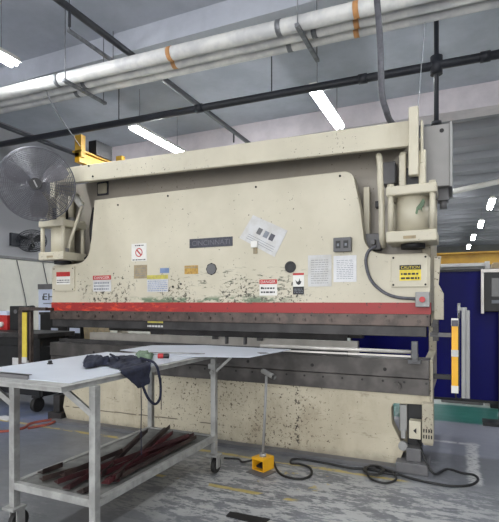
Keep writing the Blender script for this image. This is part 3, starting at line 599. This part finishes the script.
t, P = fan('industrial_fan', 'large round grey wire-cage fan mounted beside the cylinder of the press', fc, (.66, -.73, -.17), .395, 'fanmetal', 'blade', rings=19, rad=44, wr=.0027)
q = P(0, 0, -.2)
obj('bracket', MB().bar(q, (-4.49, 4.10, 2.66), .05, .05).bar((-4.49, 4.075, 2.74), (-4.49, 4.075, 2.46), .06, .03), 'dirty', t, .004)
fc = onY(32, 241, 6.7)
t, P = fan('wall_fan', 'small dark fan on an arm from the side wall behind the press', fc, (.55, -.35, -.75), .27, 'sprinkler', 'black', .18, 8, 18, .003)
obj('bracket', MB().bar(P(0, 0, -.15), (XL+.05, 6.45, 2.66), .05, .05).box(XL+.0, XL+.06, 6.35, 6.55, 2.55, 2.8), 'sprinkler', t)

# ------------------------------------------------------------ work table with sheets
TX0, TX1, TY0, TY1, TZ = -2.55, -1.87, 2.06, 3.48, 1.0
T = thing('work_table', 'long welded steel work table on casters in front of the press', 'table', (-2.17, 2.7, 0))
lw = .045
for fb in ((-2.57, -1.925, 1.81, 1.84), (-2.57, -1.925, 3.47, 3.50), (-1.925, -1.893, 1.81, 3.50), (-2.60, -2.57, 1.81, 3.50)): obj('frame_rail', MB().box(fb[0], fb[1], fb[2], fb[3], .976, TZ), 'tablesteel', T, .002)
obj('tabletop', MB().box(-2.61, -1.885, 1.80, 3.51, TZ, TZ+.008), 'tablesteel', T, .002)
legs = [(TX0, TY0), (TX1-.02, TY0-.01), (TX1-.02, TY1-.02), (TX0, TY1)]
for (lx, ly) in legs:
    obj('leg', MB().box(lx-lw/2, lx+lw/2, ly-lw/2, ly+lw/2, .17, .976), 'tablesteel', T, .003)
    cs = obj('caster', MB().cyl((lx-.018, ly+.03, .068), (lx+.018, ly+.03, .068), .066, 24), 'rubber', T, .006)
    obj('caster_fork', MB().box(lx-.05, lx+.05, ly-.05, ly+.05, .155, .17).box(lx-.034, lx-.026, ly-.01, ly+.05, .05, .16).box(lx+.026, lx+.034, ly-.01, ly+.05, .05, .16), 'tablesteel', cs)
for lx, ly, dx, dy in ((TX0, TY0, -1, 0), (TX1-.02, TY0-.01, -1, 0)):
    obj('brace', MB().bar((lx, ly, .80), (lx+dx*.17, ly+dy*.17-.10, .985), .03, .03), 'tablesteel', T)
obj('brace', MB().bar((TX1-.02, TY1-.02, .85), (TX1+.12, TY1+.02, .985), .02, .02), 'tablesteel', T)
obj('height_clamp', MB().cyl((TX1-.02, TY1-.07, .86), (TX1-.02, TY1+.02, .86), .018, 10).box(TX1-.055, TX1+.01, TY1-.06, TY1+.02, .89, .93), 'tablesteel', T)
obj('shelf_frame', MB().box(TX0, TX1-.02, TY0-.02, TY0+.02, .28, .325).box(TX0, TX1-.02, TY1-.04, TY1, .28, .325).box(TX0-.02, TX0+.02, TY0, TY1, .28, .325).box(TX1-.04, TX1, TY0, TY1-.02, .28, .325), 'tablesteel', T, .003)
obj('shelf_panel', MB().box(TX0+.02, TX1-.04, TY0+.02, TY1-.04, .305, .318), 'wood', T)
ZS = TZ+.0085
s1 = thing('metal_sheet', 'white coated sheet with a folded edge on the near end of the table', 'metal sheet', (-2.3, 2.4, ZS), 'white sheets on the work table')
obj('sheet_panel', MB().box(-2.83, -1.93, 1.90, 3.22, ZS, ZS+.003), 'sheet', s1)
obj('folded_edge', MB().box(-2.83, -2.24, 1.895, 1.905, ZS, ZS+.026).box(-2.83, -2.24, 1.895, 1.925, ZS+.023, ZS+.026), 'midgrey', s1)
pts = [onZ(u, v, ZS+.01) for u, v in ((184, 356.2), (250, 357.2), (291, 349.4), (204, 345), (152, 345.2), (120, 350))]
s2 = thing('metal_sheet', 'wide white sheet overhanging the far end of the table towards the press', 'metal sheet', (pts[0].x, pts[0].y, ZS), 'white sheets on the work table')
obj('sheet_panel', MB().prism([(p.x, p.y) for p in pts], ZS+.006, ZS+.010, 'XY'), 'sheet', s2)
obj('slot', MB().prism([(p.x, p.y) for p in [onZ(u, v, ZS+.0105) for u, v in ((257, 352.6), (266, 352.6), (269, 353.4), (260, 353.6))]], ZS+.0102, ZS+.0112, 'XY'), 'dark', s2)
kn = thing('round_weight', 'small black knob lying near the folded edge of the white sheet', 'knob', onZ(50, 364, ZS+.004)); p = kn.location
obj('knob_top', MB().cyl(p, p+Vector((0, 0, .025)), .014, 14), 'black', kn, .003); obj('knob_foot', MB().cyl(p, p+Vector((0, 0, .006)), .02, 14), 'black', kn)
# navy apron
zt = ZS+.014
ap = thing('work_apron', 'crumpled navy work apron lying over the table edge', 'apron', onZ(118, 360, zt))
def quilt(poly_rows, th=.03, amp=.02, seed=0, sub=6):
    mb = MB(); bm = mb.bm; n_r = len(poly_rows); rows = []
    for i in range((n_r-1)*sub+1):
        k = min(i//sub, n_r-2); f = i/sub-k; L = poly_rows[k][0].lerp(poly_rows[k+1][0], f); Rr = poly_rows[k][1].lerp(poly_rows[k+1][1], f)
        row = []
        for j in range(13):
            t_ = j/12; p = L.lerp(Rr, t_); e = math.sin(math.pi*t_)**.5*min(1, i/2, ((n_r-1)*sub-i)/2+.15)
            nz = noise.noise(Vector((p.x*16+seed, p.y*16, p.z*16)))+.6*noise.noise(Vector((p.x*38, p.y*38+seed, p.z*30)))
            row.append((p, e, nz))
        rows.append(row)
    top = [[bm.verts.new(p+Vector((.02*nz, .0, e*(th+amp*nz)))) for p, e, nz in row] for row in rows]
    bot = [[bm.verts.new(p+Vector((.0, 0, -.0))) for p, e, nz in row] for row in rows]
    for V in (top, bot):
        for i in range(len(V)-1):
            for j in range(12): f = bm.faces.new([V[i][j], V[i+1][j], V[i+1][j+1], V[i][j+1]]); f.smooth = True
    bmesh.ops.remove_doubles(bm, verts=bm.verts[:], dist=.0005)
    return mb
g = lambda u, v, z=zt: onZ(u, v, z)
obj('apron_body', quilt([(g(103, 364), g(107, 358)), (g(112, 367), g(118, 356)), (g(118, 368), g(133, 355)), (g(124, 370), g(142, 358.5)), (g(127, 371), g(149, 364.5))], .016, .022, 3), 'navy', ap)
hp = [onY(120, 371, 2.95), onY(150, 361, 3.05)]
XE = -1.865
def onX(u, v, X): r = ray(u, v); t = X/r[0]; return Vector((X, r[1]*t, H+r[2]*t))
mbh = MB(); rr = [((g(118, 371), g(150, 362))), (onX(122, 373.5, XE), onX(151, 364.5, XE)), (onX(130, 380, XE), onX(150, 374, XE)), (onX(139, 388.5, XE+.01), onX(149, 384, XE+.01))]
bm = mbh.bm
for off in (0, -.006):
    G = []
    for i in range(13):
        k = min(i//4, 2); f = i/4-k; L = rr[k][0].lerp(rr[k+1][0], f); Q = rr[k][1].lerp(rr[k+1][1], f)
        G.append([bm.verts.new(L.lerp(Q, j/8)+Vector((off+.014*noise.noise(L.lerp(Q, j/8)*24)*(i > 2)+(.012 if i < 3 else 0), 0, (.012 if i < 3 else 0)+off*(i < 3)))) for j in range(9)])
    for i in range(12):
        for j in range(8): f = bm.faces.new([G[i][j], G[i+1][j], G[i+1][j+1], G[i][j+1]]); f.smooth = True
obj('hanging_corner', mbh, 'navy', ap)
obj('bunched_end', quilt([(g(83, 366), g(85, 358)), (g(86, 368), g(92, 357)), (g(94, 367), g(99, 359)), (g(101, 365), g(104, 361)), (g(108, 364.5), g(112, 360))], .036, .026, 9), 'navy', ap)
obj('tie_cord', MB().tube(smooth_path([g(118, 360, zt+.03), g(116, 357, zt+.04), g(110, 354, zt+.05), g(114, 357, zt+.04), g(120, 358, zt+.03)]), .006, 6), 'navy', ap)
obj('shoulder_strap', MB().tube(smooth_path([onX(142, 384, XE+.01), onX(148, 398, XE+.02), onX(155, 404, XE+.02), onX(160, 398, XE+.02), onX(160.5, 384, XE+.02), onX(158, 370, XE+.01), onX(156.5, 366, XE+.0), g(152, 361.5, zt+.02), g(140, 358, zt+.04)]), .009, 8), 'navy', ap)
obj('hanging_cord', MB().tube(smooth_path([onX(141, 386, XE+.01), onX(141.3, 410, XE+.012), onX(141, 430, XE+.012), onX(141.5, 455, XE+.012)]), .003, 6), 'navy', ap)
# glove and tape
gl = thing('cloth_glove', 'pale green cloth glove behind the navy apron', 'glove', g(146, 356)); gl.location.z += 0
obj('glove_palm', quilt([(g(138, 358.5), g(136, 353)), (g(143, 359), g(142, 352)), (g(149, 359), g(148, 353))], .03, .012, 5), 'greencloth', gl)
for k in range(4): obj('finger', MB().tube(smooth_path([g(146, 353.5+k*1.5, zt+.02), g(150, 353.5+k*1.5, zt+.022), g(153-k*.6, 354.5+k*1.4, zt+.008)], 4), .009, 8), 'greencloth', gl)
tp = thing('torch_tool', 'thin steel rod tool with a red and black handle on the white sheet', 'tool', g(163, 357))
obj('handle', MB().tube([g(158, 356, zt+.022), g(163.5, 356, zt+.022)], .02, 12), 'redplastic', tp, .002); obj('grip', MB().tube([g(163.5, 356, zt+.022), g(169, 356, zt+.022)], .019, 12), 'black', tp, .002)
obj('rod', MB().tube([g(150, 352.5, zt+.01), g(205, 353.5, zt+.006)], .004, 8), 'steel', tp)

# steel offcuts on the lower shelf
zs = .335
strips = [((105, 484), (170, 434), 'rust3', .035), ((98, 477), (144.6, 432), 'rust2', .05), ((112, 480), (167, 428), 'rust2', .045), ((107, 480), (191, 436), 'rust', .025), ((119, 477), (206, 440), 'rust2', .02),
          ((116, 480), (140, 487), 'rust', .0), ((41, 480), (87, 467), 'rust2', .01), ((34, 472), (60, 466), 'rust2', .0), ((66, 489), (92, 473), 'rust', .012), ((80, 493), (92, 487), 'rust2', .0),
          ((56, 483), (110, 464), 'rust', .03), ((62, 476), (120, 452), 'rust2', .045), ((84, 474), (196, 438), 'rust', .06), ((90, 480), (178, 440), 'rust3', .01)]
labs = ['dark red steel strip with a bent near end on the lower shelf', 'brown steel strip pointing up at its far end, tallest on the shelf', 'brown steel strip with a raised far end crossing the pile', 'primer red steel strip in the middle of the pile', 'brown steel strip reaching closest to the far shelf corner',
        'short red steel strip across the near side of the pile by the shelf edge', 'long brown steel strip at the open near end of the pile', 'small brown steel offcut alone at the side of the shelf', 'red steel offcut lying behind the front leg', 'short steel stub next to the front leg at the near shelf rail',
        'red steel strip lying across the near end of the pile', 'brown steel strip at the wall side of the pile', 'long red steel strip on top of the pile', 'dark red steel strip at the bottom of the pile']
for (a, b, m_, dz), lab in zip(strips, labs):
    p0 = onZ(a[0], a[1], zs+dz*.3); p1 = onZ(b[0], b[1], zs+dz)
    for p in (p0, p1): p.x = max(min(p.x, TX1-.08), TX0+.06)
    d = (p1-p0).normalized(); sd = d.cross(Vector((0, 0, 1))).normalized(); mid = (p0+p1)/2+Vector((0, 0, .004))
    st = obj('steel_strip', MB().bar(p0+Vector((0, 0, .002)), p1+Vector((0, 0, .002)), .055, .005).bar(p0+sd*.0255+Vector((0, 0, .016)), p1+sd*.0255+Vector((0, 0, .016)), .004, .03), m_)
    tag(st, lab, 'steel strip', 'steel offcuts on the lower shelf')

# ------------------------------------------------------------ foot pedal and cables
pz = onZ(262, 470.5)
t = thing('foot_pedal', 'yellow guarded foot pedal switch with a tall grey carrying pole on the floor', 'foot pedal', pz)
x, y = pz.x, pz.y
Rt = Matrix.Rotation(R(-18), 3, 'Z')
def rb(mb):
    for v in mb.bm.verts: d = v.co-Vector((x, y, 0)); v.co = Vector((x, y, 0))+Rt @ (d*.8)
    return mb
obj('base_pad', rb(MB().box(x-.09, x+.15, y-.16, y+.06, 0, .008)), 'midgrey', t)
obj('guard', rb(MB().box(x-.09, x+.07, y-.06, y+.12, .135, .145).box(x-.09, x-.08, y-.06, y+.12, .01, .14).box(x+.06, x+.07, y-.06, y+.12, .01, .14).box(x-.09, x+.07, y+.11, y+.12, .01, .14)
    .box(x-.09, x+.07, y-.06, y+.12, .008, .018).box(x-.09, x+.07, y-.065, y-.06, .12, .145)), 'yellow', t, .003)
obj('treadle', rb(MB().prism([(y-.03, .03), (y+.08, .05), (y+.08, .07), (y-.03, .05)], x-.06, x+.04, 'YZ')), 'black', t, .003)
top = onY(266.5, 376, y+.03); 
obj('pole', MB().tube([(x+.0, y+.02, .118), top], .012, 12).cyl((x, y+.02, .116), (x, y+.02, .14), .03, 12), 'grey', t)
h0_, h1_ = onY(263, 371, y+.10), onY(274, 377, y-.06)
mbx = MB().tube([h0_, h1_], .022, 14, cap=False).tube([h0_, h1_], .017, 14, cap=False); obj('handle_tube', mbx, 'grey', t); obj('tube_core', MB().tube([h0_.lerp(h1_, .1), h0_.lerp(h1_, .8)], .0165, 12), 'dark', t)
cz = .012
pts = [(x-.08, y+.1, .06)]+[onZ(u, v, cz) for u, v in ((243, 462), (238, 459), (224, 458))]
tag(obj('floor_cable', MB().tube(smooth_path(pts), .009, 8), 'rubber'), 'short black cable on the table side of the foot pedal', 'cable', 'black cables on the floor')
pts = [(x+.07, y+.1, .05)]+[onZ(u, v, cz) for u, v in ((277, 470), (284, 476), (300, 479), (311, 475), (310, 468), (300, 464), (291, 463), (293, 459), (305, 459.5), (330, 464), (350, 468), (368, 469), (385, 473), (400, 474.5))]
tag(obj('floor_cable', MB().tube(smooth_path(pts), .010, 8), 'rubber'), 'black cable looping from the foot pedal along the press base', 'cable', 'black cables on the floor')
pts = [(-.33, YP+.0, .26), (-.26, YP-.10, .12), (-.19, YP-.14, .04)]+[onZ(u, v, cz) for u, v in ((447, 469), (462, 473), (474, 475), (478, 480), (470, 485), (452, 486), (432, 483), (410, 478), (392, 472), (376, 467))]
tag(obj('floor_cable', MB().tube(smooth_path(pts), .010, 8), 'rubber'), 'black cable making the wide loop on the floor past the press end', 'cable', 'black cables on the floor')
mb = MB()
for k in range(3):
    c = onZ(374, 470, .014+.012*k); N = 26; mb.tube([c+Vector((math.cos(i*2*math.pi/N)*(.085-.01*k), math.sin(i*2*math.pi/N)*(.10+.01*k), 0)) for i in range(N)], .008, 8, closed=True)
pts = [onZ(365, 467, cz), onZ(370, 478, cz), onZ(385, 483, cz), onZ(396, 479, cz), onZ(392, 471, cz)]
mb.tube(smooth_path(pts), .009, 8)
tag(obj('cable_coil', mb, 'rubber'), 'small coil of black cable against the press base', 'cable coil')
p = [onZ(u, v, .004) for u, v in ((230, 511.5), (270, 519), (262, 525), (226, 516))]
tag(obj('floor_plate', MB().prism([(q.x, q.y) for q in p], .0005, .006, 'XY'), 'black'), 'flat dark strip lying on the bare floor in front of the pedal', 'floor plate')
t = thing('power_plug', 'black plug and cable end on the green walkway under the blue curtain', 'plug', onZ(495, 408, 0)); p = t.location
obj('plug_body', MB().box(p.x-.06, p.x+.08, p.y-.04, p.y+.04, .0, .08), 'black', t, .01); obj('cable', MB().tube(smooth_path([p+Vector((-.05, 0, .05)), p+Vector((-.12, .03, .14)), p+Vector((-.22, .05, .17))]), .012, 8), 'rubber', t)

# ------------------------------------------------------------ background behind the press
YC = 6.42
cu = thing('welding_curtain', 'glossy dark blue vinyl curtain hanging behind the press', 'curtain', (.3, YC, .12))
mb = MB(); bm = mb.bm; cols = []
for s in (0, .006):
    V = []
    for i in range(121):
        X = -1.35+3.6*i/120; dY = .012*math.sin(X*3.1+.6)+.006*math.sin(X*11+1)+s
        V.append([bm.verts.new((X, YC+dY*(1 if z < 1.8 else .3), z)) for z in (.24, .5, 1.0, 1.4, 1.75, 1.84)])
    for i in range(120):
        for j in range(5): f = bm.faces.new([V[i][j], V[i+1][j], V[i+1][j+1], V[i][j+1]]); f.smooth = True
obj('curtain_sheet', mb, 'blue', cu)
obj('bottom_rail', MB().box(-1.35, 2.25, YC-.02, YC+.03, .21, .24), 'black', cu); obj('top_rail', MB().box(-1.35, 2.25, YC-.02, YC+.03, 1.83, 1.86), 'black', cu)
for X in (-1.36, 2.25, .56): obj('stand_post', MB().box(X-.02, X+.02, YC+.03, YC+.06, 0, 1.86), 'black', cu)
t = thing('rolling_shutter', 'light grey steel cabinet top showing above the blue curtain', 'cabinet', (-.0, 7.6, 0))
obj('cabinet_body', MB().box(-.25, .30, 7.3, 7.9, 0, 1.95), 'cabinet', t, .01); obj('cabinet_top', MB().box(-.27, .32, 7.28, 7.92, 1.95, 2.0), 'white', t, .006)
obj('cabinet_post', MB().box(.32, .38, 7.3, 7.4, 0, 2.02), 'white', t)
t = thing('stacked_cartons', 'tan carton standing high behind the dark control screen', 'carton', (.9, 7.6, 1.6))
obj('carton_body', MB().box(.42, 1.5, 7.3, 7.9, 1.6, 2.0), simple('carton_board', srgb(186, 164, 128), srgb(166, 146, 112)), t, .005)
obj('carton_tape', MB().box(.75, .80, 7.295, 7.30, 1.6, 2.0), 'tan', t)
tag(obj('storage_shelf', MB().box(.40, 1.6, 7.25, 7.95, 1.55, 1.60).box(.40, .45, 7.25, 7.3, 0, 1.55).box(1.55, 1.6, 7.25, 7.3, 0, 1.55).box(.40, .45, 7.9, 7.95, 0, 1.55).box(1.55, 1.6, 7.9, 7.95, 0, 1.55), 'midgrey'), 'grey shelf rack behind the blue curtain carrying the tan carton', 'shelf')
x0, x1, z0, z1 = rect(484, 272, 520, 312, 6.2)
t = thing('control_screen', 'black machine control panel with pale frame in front of the blue curtain', 'control panel', ((x0+x1)/2, 6.2, 0))
obj('housing', MB().box(x0, x1, 6.2, 6.32, z0, z1), 'black', t, .01); obj('screen', MB().box(x0+.08, x1-.08, 6.19, 6.2, z0+.18, z1-.07), 'screen', t); obj('frame', MB().box(x0-.03, x0, 6.21, 6.30, z0-.02, z1+.02).box(x0-.03, x1, 6.2, 6.3, z1, z1+.04), 'bar', t)
obj('key_row', MB().box(x0+.08, x1-.1, 6.192, 6.2, z0+.10, z0+.14), 'greyink', t); obj('stand', MB().box((x0+x1)/2-.03, (x0+x1)/2+.03, 6.22, 6.28, .02, z0), 'black', t); obj('stand_foot', MB().box((x0+x1)/2-.2, (x0+x1)/2+.2, 6.1, 6.37, 0, .03), 'black', t)
t = thing('crane_beam', 'yellow crane girder crossing the hall beyond the blue curtain', 'crane beam', (2.5, 9, 0))
obj('girder', MB().box(-.9, 6.9, 9.0, 9.04, 2.12, 2.29).box(-.9, 6.9, 8.92, 9.12, 2.29, 2.32).box(-.9, 6.9, 8.92, 9.12, 2.09, 2.12), 'craneyellow', t)
for X in (-.85, 6.7): obj('column', MB().box(X-.07, X+.07, 8.95, 9.09, 0, 2.09), 'craneyellow', t)
# yellow hoist beyond the crown
t = thing('hoist_girder', 'bright yellow hoist girder with upright stubs behind the press crown', 'hoist', (-4.9, 6.5, 0))
A = onY(77, 157, 5.9); B = onY(104, 166, 7.2)
X_ = A.x
obj('girder', MB().bar(A, (X_, 8.1, A.z), .10, .16), 'yellow', t); obj('flange', MB().bar(A+Vector((0, 0, .10)), (X_, 8.1, A.z+.10), .2, .03), 'craneyellow', t)
obj('stub', MB().box(X_-.05, X_+.09, 5.9, 6.0, A.z, A.z+.37), 'craneyellow', t); obj('stub', MB().box(X_-.03, X_+.1, 6.9, 7.0, A.z, A.z+.30), 'craneyellow', t); obj('motor_box', MB().box(X_-.03, X_+.14, 6.2, 6.6, A.z+.11, A.z+.36), 'black', t)
obj('column', MB().box(X_-.06, X_+.06, 8.0, 8.12, 0, A.z), 'craneyellow', t)
# dark cart at the fan end
K = thing('tool_cart', 'long black steel cart on casters beside the fan end of the press', 'cart', (-6, 4.75, 0))
obj('cart_top', MB().box(-7.0, -4.95, 4.35, 4.98, .98, 1.04), 'blacksteel', K, .006); obj('cart_body', MB().box(-6.95, -4.98, 4.42, 4.95, .52, .86).box(-6.95, -5.03, 4.42, 4.95, .86, .98), 'black', K, .006)
obj('lower_deck', MB().box(-6.95, -4.93, 4.40, 4.97, .22, .30), 'black', K, .006)
for X in (-6.9, -5.0):
    for Y in (4.42, 4.9): obj('leg', MB().box(X-.03, X+.03, Y-.03, Y+.03, .2, 1.0), 'black', K)
for X in (-6.8, -5.08):
    for Y in (4.45, 4.9): w_ = obj('caster', MB().cyl((X-.03, Y, .1), (X+.03, Y, .1), .098, 24), 'rubber', K, .01); obj('caster_fork', MB().box(X-.05, X+.05, Y-.05, Y+.05, .19, .22), 'blacksteel', w_)
for k in range(3): obj('label_strip', MB().box(-6.6+k*.55, -6.35+k*.55, 4.41, 4.42, .60, .70), 'offpaper' if k != 1 else 'rlabel', K)
t = thing('control_box', 'black control box with lever standing on the black cart', 'control box', (-5.75, 4.8, 1.04))
x0, x1, z0, z1 = rect(9.5, 306, 22, 327, 4.75)
obj('box_body', MB().box(x0, x1, 4.75, 4.95, 1.04, z1), 'black', t, .01); obj('lever', MB().cyl((x1-.02, 4.8, z1-.04), (x1+.16, 4.78, z1-.02), .03, 12).cyl((x1+.14, 4.78, z1-.03), (x1+.19, 4.78, z1-.03), .04, 12), 'black', t); obj('dial', MB().cyl(((x0+x1)/2, 4.74, z1-.08), ((x0+x1)/2, 4.75, z1-.08), .03, 14), 'midgrey', t)
t = thing('parts_box', 'small red and white parts box at the end of the black cart', 'box', (-6.2, 4.8, 1.04))
x0, x1, z0, z1 = rect(-4, 307, 7, 322, 4.75)
obj('box_body', MB().box(x0, x1, 4.75, 4.95, 1.04, z1-.12), 'rlabel', t, .006); obj('box_lid', MB().box(x0, x1, 4.75, 4.95, z1-.12, z1-.06), 'bluewhite', t, .004); obj('box_latch', MB().cyl((x1-.1, 4.7, 1.12), (x1-.1, 4.76, 1.12), .04, 12), 'white', t)
# boxes seen through the working gap
for (u0, u1, lab, m_) in ((40, 66, 'black bin with small white label seen through the gap of the press', 'black'), (66.5, 80.5, 'black bin with pale blue label seen through the gap of the press', 'black')):
    x0, x1, z0, z1 = rect(u0, 320, u1, 344, 5.7); t = thing('storage_bin', lab, 'bin', ((x0+x1)/2, 5.8, .86), 'bins behind the press gap')
    obj('bin_body', MB().box(x0, x1, 5.7, 6.1, .86, 1.28), m_, t, .01)
    lx = (u0+u1)/2+1; a0, a1, b0, b1 = rect(lx-3 if u0 < 50 else lx-5, 328, lx+3.5 if u0 < 50 else lx+5, 330.5 if u0 < 50 else 333, 5.69); obj('bin_label', MB().box(a0, a1, 5.69, 5.7, b0, b1), 'bluewhite', t)
    obj('bin_lid', MB().box(x0-.01, x1+.01, 5.688, 6.11, 1.24, 1.28), 'blacksteel', t)
x0, x1, z0, z1 = rect(83, 328, 99, 336, 5.7); t = thing('cardboard_tray', 'tan cardboard tray beside the black bins behind the press', 'tray', ((x0+x1)/2, 5.8, .86))
obj('tray_front', MB().prism([(x0+.03, .86), (x1-.08, .86), (x1, 1.13), (x0, 1.13)], 5.7, 5.72), 'tan', t); obj('tray_body', MB().box(x0+.03, x1-.08, 5.72, 6.05, .86, 1.10), 'tan', t)
tag(obj('rear_bench', MB().box(-6.9, -3.6, 5.65, 6.3, .80, .86).box(-6.85, -6.78, 5.7, 5.76, 0, .8).box(-3.75, -3.68, 5.7, 5.76, 0, .8).box(-6.85, -6.78, 6.19, 6.25, 0, .8).box(-3.75, -3.68, 6.19, 6.25, 0, .8).box(-6.8, -3.7, 6.2, 6.23, .1, .8), 'blacksteel'), 'black bench behind the press holding the bins', 'bench')
# banner
x0, x1, z0, z1 = rect(38.5, 284, 58, 332, 6.5)
t = thing('rollup_banner', 'bluish white stand-up banner with dark letters behind the press end', 'banner', ((x0+x1)/2, 6.5, 0))
obj('banner_sheet', MB().box(x0, x1, 6.5, 6.53, .06, z1-.08), 'bluewhite', t); obj('top_bar', MB().box(x0-.01, x1+.01, 6.49, 6.54, z1-.10, z1), 'midgrey', t); obj('banner_foot', MB().box(x0-.02, x1+.02, 6.4, 6.62, 0, .06), 'midgrey', t)
a0, a1, b0, b1 = rect(43, 293.5, 54, 300, 6.49); text('lettering', 'EH', a0, a1, b0, b1, 6.497, 'ink', t); a0, a1, b0, b1 = rect(42, 296, 42.9, 300, 6.49); obj('small_mark', MB().box(a0, a1, 6.495, 6.499, b0, b1), 'greyink', t)
a0, a1, b0, b1 = rect(43, 303, 52, 304, 6.49); obj('small_mark', MB().box(a0, a1, 6.495, 6.499, b0, b1), 'greyink', t)
for (u, sw) in ((17, 0), (43, 1)):
    r0 = ray(u, 262); tt = (XL+.02)/r0[0]; yy = r0[1]*tt
    tag(obj('wall_cable', MB().tube(smooth_path([(XL+.015, yy, 2.28), (XL+.015, yy+.1, 1.9), (XL+.015, yy+.22, 1.4), (XL+.015, yy+.25, .9)]), .008, 6), 'conduit'), 'thin dark cable down the pale wall %s' % ('near the banner' if sw else 'above the black control box'), 'cable')
# strap on floor, white scrap
mb = MB(); pts = [onZ(u, v, .008) for u, v in ((-6, 432), (10, 431), (24, 428), (30, 424), (44, 421), (56, 420), (50, 424), (36, 427), (28, 428.5))]
tag(obj('ratchet_strap', mb.tube(smooth_path(pts), .018, 6), 'redfloor'), 'red orange strap coiled on the floor beside the press end', 'strap')
p = onZ(5, 418); tag(obj('paper_scrap', MB().prism([(p.x-.16, p.y-.06), (p.x+.14, p.y-.09), (p.x+.18, p.y+.05), (p.x-.1, p.y+.08)], .001, .006, 'XY'), 'paper'), 'white paper scrap on the blue floor behind the table leg', 'paper scrap')
